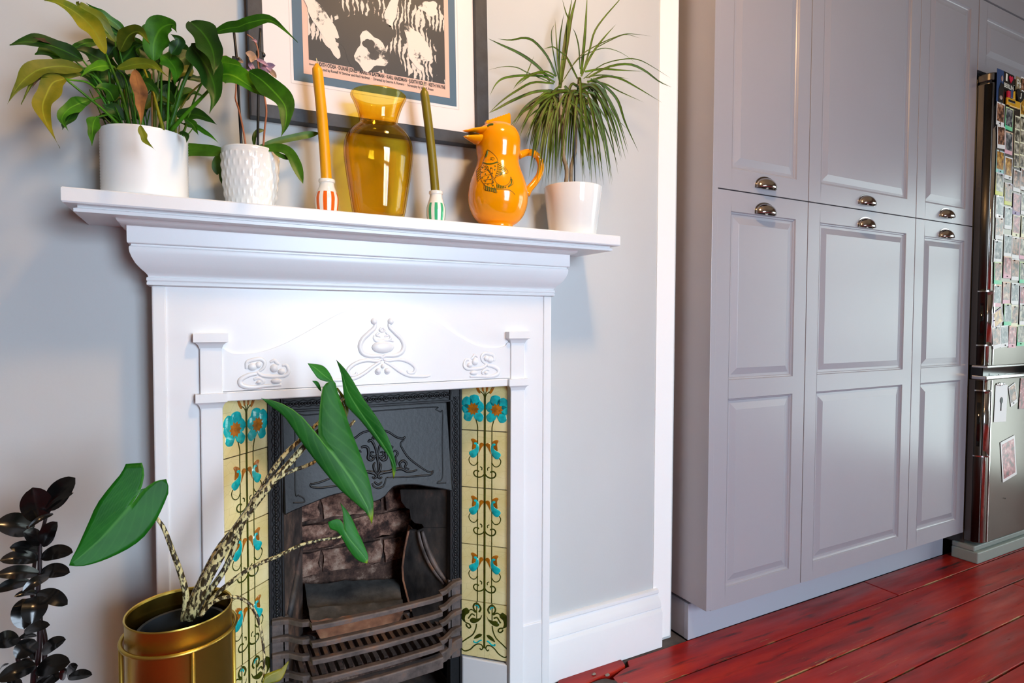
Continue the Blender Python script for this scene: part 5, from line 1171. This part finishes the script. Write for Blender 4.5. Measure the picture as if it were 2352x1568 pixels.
q8 = lambda X, Y: (X/2.97, 1040+Y/2.97)
zst = 'zebra_stem'
stalk(al, pxpath([q8(1255, 1140), q8(1270, 980), q8(1235, 830), q8(1185, 690), q8(1120, 520), q8(1070, 445)], 1.05, 1.04), .0062, zst, n=22, r1=.0026)
stalk(al, pxpath([q8(1290, 1130), q8(1400, 880), q8(1560, 600), q8(1740, 340), (640, 1090), (735, 985)], 1.04, 1.02), .0098, zst, n=26, r1=.0048)
stalk(al, pxpath([q8(1270, 1100), q8(1370, 880), q8(1500, 640), q8(1680, 420), (640, 1060), (700, 1000), (790, 915)], 1.06, 1.10), .0062, zst, n=26, r1=.0032)
stalk(al, pxpath([q8(1340, 1110), q8(1420, 960), q8(1560, 740), (580, 1150), (650, 1090), (730, 1055), (815, 965)], 1.05, 1.09), .0055, zst, n=26, r1=.0026)
stalk(al, pxpath([q8(1370, 1110), q8(1480, 960), q8(1700, 790), q8(1900, 700), (700, 1248), (785, 1232)], 1.04, 1.02), .0042, zst, n=26, r1=.0022)
stalk(al, pxpath([q8(1370, 1110), q8(1450, 1020), q8(1560, 980), q8(1680, 1010), q8(1760, 1130), q8(1800, 1350), q8(1800, 1500), (608, 1552)], .99, .95), .0032, zst, n=30, r1=.0016)
def arrow(halves, P0, n, mat, bulge, fold, label=None, M_=16, K_=7, cup=0.):
    n = Vector(n).normalized(); 
    if n.y > 0: n = -n
    rows_all = []
    for sgn, inner, outer in halves:
        a = cr([Upl(u, v, P0, n) for u, v in inner], M_); c = cr([Upl(u, v, P0, n) for u, v in outer], M_); rows = []; uvs = []
        for i in range(M_+1):
            row = []; uv = []; t = i/M_
            for k in range(K_+1):
                s = k/K_; p = a[i].lerp(c[i], s); w = (c[i]-a[i]).length
                row.append(p+n*(-fold*w*s+bulge*w*math.sin(math.pi*s))-n*cup*(t-.4)**2); uv.append((.5+sgn*.5*s, t))
            rows.append(row); uvs.append(uv)
        rows_all.append((rows, uvs))
    # weld halves into one mesh along the midrib
    off = WL[al.name]; vs = []; fs = []; uvf = []
    for rows, uvs in rows_all:
        nb = len(vs); C = len(rows[0])
        for r_, u_ in zip(rows, uvs):
            for p, q in zip(r_, u_): vs.append(tuple(p-off)); uvf.append(q)
        for i in range(len(rows)-1):
            for j in range(C-1): fs.append((nb+i*C+j, nb+i*C+j+1, nb+(i+1)*C+j+1, nb+(i+1)*C+j))
    me = bpy.data.meshes.new('leaf'); me.from_pydata(vs, [], fs); me.materials.append(MC[mat]); ul = me.uv_layers.new(name='UVMap')
    for lp in me.loops: ul.data[lp.index].uv = uvf[lp.vertex_index]
    bm = bmesh.new(); bm.from_mesh(me); bmesh.ops.remove_doubles(bm, verts=bm.verts, dist=.0004); bmesh.ops.recalc_face_normals(bm, faces=bm.faces); bm.to_mesh(me); bm.free()
    me.polygons.foreach_set('use_smooth', [True]*len(me.polygons)); o = link('leaf', me, al)
    q = o.modifiers.new('thick', 'SOLIDIFY'); q.thickness = .0007; q.offset = 0
    if label: o['label'] = label
q9 = lambda X, Y: (560+X/3.0155, 800+Y/3.0155)
mp9 = lambda L: [q9(*p) for p in L]
# big front leaf
arrow([(-1, mp9([(122, 345), (250, 375), (380, 450), (480, 560), (520, 610), (600, 710), (720, 870), (800, 1000), (860, 1110), (888, 1220)]), mp9([(122, 343), (180, 395), (270, 460), (350, 570), (430, 690), (540, 830), (650, 960), (760, 1060), (850, 1140), (888, 1220)])),
       (1, mp9([(600, 228), (550, 260), (530, 370), (518, 500), (520, 610), (600, 710), (720, 870), (800, 1000), (860, 1110), (888, 1220)]), mp9([(600, 227), (632, 230), (660, 330), (700, 430), (740, 550), (790, 680), (830, 790), (870, 910), (900, 1080), (888, 1220)]))],
      U(735, 1000, y=1.0), (-.1, -1, .25), 'aloc_leaf', .05, .10, 'large mid green arrow shaped leaf')
arrow([(-1, mp9([(640, 78), (690, 200), (720, 300), (800, 430), (890, 560), (960, 660), (1010, 740), (1045, 830), (1036, 905)]), mp9([(640, 78), (675, 180), (690, 300), (705, 390), (800, 490), (880, 590), (950, 680), (1010, 760), (1036, 905)])),
       (1, mp9([(640, 78), (690, 200), (720, 300), (800, 430), (890, 560), (960, 660), (1010, 740), (1045, 830), (1036, 905)]), mp9([(640, 78), (700, 140), (760, 230), (830, 350), (910, 460), (970, 560), (1020, 670), (1056, 820), (1036, 905)]))],
      U(800, 920, y=1.10), (-.5, -1, .15), 'aloc_leaf', .05, .05)
arrow([(-1, mp9([(442, 103), (500, 140), (560, 190), (628, 240)]), mp9([(442, 103), (480, 160), (530, 215), (628, 240)])), (1, mp9([(442, 103), (500, 140), (560, 190), (628, 240)]), mp9([(442, 103), (540, 115), (590, 160), (628, 240)]))], U(740, 860, y=1.06), (.2, -1, .4), 'aloc_leaf', .05, .1)
arrow([(-1, mp9([(476, 226), (505, 245), (525, 270), (538, 298)]), mp9([(476, 228), (495, 250), (520, 285), (538, 298)])), (1, mp9([(476, 226), (505, 245), (525, 270), (538, 298)]), mp9([(476, 224), (510, 228), (530, 260), (538, 298)]))], U(735, 880, y=1.05), (.2, -1, .2), 'aloc_dark', .05, .1)
arrow([(-1, mp9([(640, 285), (680, 360), (705, 420), (715, 480)]), mp9([(640, 300), (670, 370), (695, 430), (715, 480)])), (1, mp9([(640, 275), (680, 350), (705, 410), (715, 480)]), mp9([(650, 270), (700, 340), (725, 420), (715, 480)]))], U(790, 930, y=1.12), (-.3, -1, .2), 'leaf_olive', .05, .1)
# small leaf by the hearth
arrow([(-1, mp9([(585, 1200), (650, 1180), (685, 1210), (700, 1270), (740, 1330), (800, 1400), (840, 1450), (855, 1488)]), mp9([(583, 1205), (600, 1250), (650, 1270), (690, 1330), (730, 1400), (780, 1460), (820, 1480), (855, 1488)])),
       (1, mp9([(668, 1068), (685, 1130), (690, 1200), (700, 1270), (740, 1330), (800, 1400), (840, 1450), (855, 1488)]), mp9([(668, 1068), (720, 1130), (760, 1200), (790, 1270), (820, 1330), (845, 1390), (862, 1440), (855, 1488)]))],
      U(790, 1230, y=1.02), (-.1, -1, .2), 'aloc_leaf', .05, .12)
# lone dark leaf on the left
mid_ = ((880, 372), (800, 460), (700, 570), (600, 660), (530, 720), (470, 768))
arrow([(-1, [q8(*p) for p in ((968, 66), (985, 140), (963, 246), (925, 310))+mid_], [q8(*p) for p in ((858, 74), (825, 140), (745, 235), (660, 350), (610, 460), (570, 550), (535, 630), (510, 680), (488, 720), (470, 768))]),
       (1, [q8(*p) for p in ((1132, 178), (1060, 192), (990, 240), (950, 285))+mid_], [q8(*p) for p in ((1136, 182), (1152, 262), (1105, 380), (1060, 470), (980, 575), (880, 650), (760, 710), (660, 748), (560, 772), (470, 768))]),
       (1, [q8(*p) for p in ((963, 246), (935, 300), (880, 372))], [q8(*p) for p in ((990, 240), (945, 300), (880, 372))])],
      U(275, 1180, y=.98), (.15, -1, .3), 'aloc_dark', .0, .05, 'dark green heart shaped leaf turned to the wall')
# wilting yellow leaf hanging low
arrow([(-1, [(604, 1564), (620, 1550), (640, 1540), (665, 1515)], [(600, 1572), (625, 1568), (648, 1558), (665, 1515)]), (1, [(604, 1564), (620, 1550), (640, 1540), (665, 1515)], [(608, 1548), (635, 1538), (655, 1530), (665, 1515)])], U(610, 1556, y=.945), (0, -1, .5), 'leaf_yellow', .05, .1, 'wilted yellow leaf')
# --- black zz plant
zy = 1.08
zz = thing('black_zz_plant', (U(90, 1500, y=zy).x, zy, FL), 'glossy black leaved zz plant standing on the floor left of the gold planter', 'plant')
zx = U(90, 1500, y=zy).x
MB().lathe([(0, 0), (.075, 0), (.09, .15), (.088, .152), (.084, .148), (.08, .12), (0, .12)], (zx, zy, FL), 40).build('pot', 'nursery_pot', zz, smooth=40)
MB().lathe([(.081, 0), (.001, .008)], (zx, zy, FL+.122), 24).build('soil', 'soil', zz, smooth=True)
qa = lambda X, Y: (X/6.274, 1080+Y/6.274)
qb = lambda X, Y: (X/5.852, 1300+Y/5.852)
base = Vector((zx, zy, FL+.12))
def zstem(pts, y): stalk(zz, [base+Vector((random.uniform(-.03, .03), random.uniform(-.03, .03), 0))]+[U(u, v, y=y) for u, v in pts], .0040, 'black_stem', 'stem', n=24, r1=.0022)
zstem([qb(440, 1568), qb(500, 1330), qb(525, 1100), qb(540, 700), qb(510, 350), qa(570, 1480), qa(575, 1150), qa(590, 950), qa(640, 760), qa(690, 560)], 1.08)
zstem([qb(600, 1400), qb(610, 1080), qb(580, 850), qb(440, 420), qa(490, 1400), qa(520, 1100), qa(400, 800)], 1.12)
zstem([qb(480, 1500), qb(250, 1290), qb(255, 1000), qb(100, 900)], 1.14)
ZL = [(qa(690,560),qa(1085,105),290,1.06),(qa(575,725),qa(470,245),350,1.05),(qa(655,580),qa(1062,320),85,1.04),(qa(765,625),qa(405,830),75,1.05),(qa(480,850),qa(-70,780),330,1.13),(qa(595,1050),qa(335,890),200,1.07),(qa(605,1090),qa(828,742),210,1.07),(qa(565,1150),qa(138,1110),165,1.08),(qa(595,1240),qa(1052,1180),210,1.07),(qa(555,1270),qa(-5,1300),200,1.07),(qa(575,1470),qa(1008,1472),205,1.07),(qa(555,1480),qa(-60,1510),190,1.06),
(qb(390,200),qb(-70,340),165,1.10),(qb(655,135),qb(305,335),135,1.05),(qb(515,350),qb(190,408),90,1.07),(qb(520,350),qb(908,516),200,1.06),(qb(350,435),qb(320,845),280,1.08),(qb(525,405),qb(420,775),290,1.05),(qb(325,880),qb(672,790),150,1.05),(qb(490,930),qb(245,975),75,1.06),(qb(250,970),qb(-80,1050),240,1.10),(qb(490,1010),qb(215,1240),250,1.06),(qb(565,1160),qb(886,984),190,1.06),(qb(490,1400),qb(945,1290),260,1.04),(qb(480,1330),qb(-40,1540),230,1.05),(qb(920,1490),qb(1240,1460),140,1.10),(qb(900,1470),qb(1048,1330),150,1.12),(qb(830,1530),qb(895,1370),100,1.06),(qb(470,1590),qb(830,1470),200,1.10),(qb(-10,1400),qb(122,1308),36,1.05),(qb(430,1300),qb(280,1360),150,1.11),(qb(480,1250),qb(420,1030),120,1.12),(qb(550,1520),qb(700,1640),200,1.06),(qb(300,1560),qb(100,1640),180,1.07)]
for a, c, w, y in ZL:
    A0, B0 = U(*a, y=y+.01), U(*c, y=y-.012); mid = A0.lerp(B0, .5)+Vector((0, -.004, .004))
    leaf(zz, [A0, mid, B0], m2(w/6.0, mid)*1.02, 'black_leaf', 'oval', .22, seg=12, cross=6, roll=random.uniform(-.3, .3))
# ceiling lamp (above the frame)
lp = thing('ceiling_lamp', (.62, .32, 1.42), 'round white ceiling lamp glowing warm above the room', 'lamp')
MB().tube([(.62, .32, 1.56), (.62, .32, CE)], .006, 8).build('cord', 'lamp_white', lp)
MB().lathe([(.02, 1.56), (.05, 1.552), (.13, 1.49), (.16, 1.45)], (.62, .32, 0), 40).build('lamp_shade', 'lamp_white', lp, smooth=True, solid=.003)
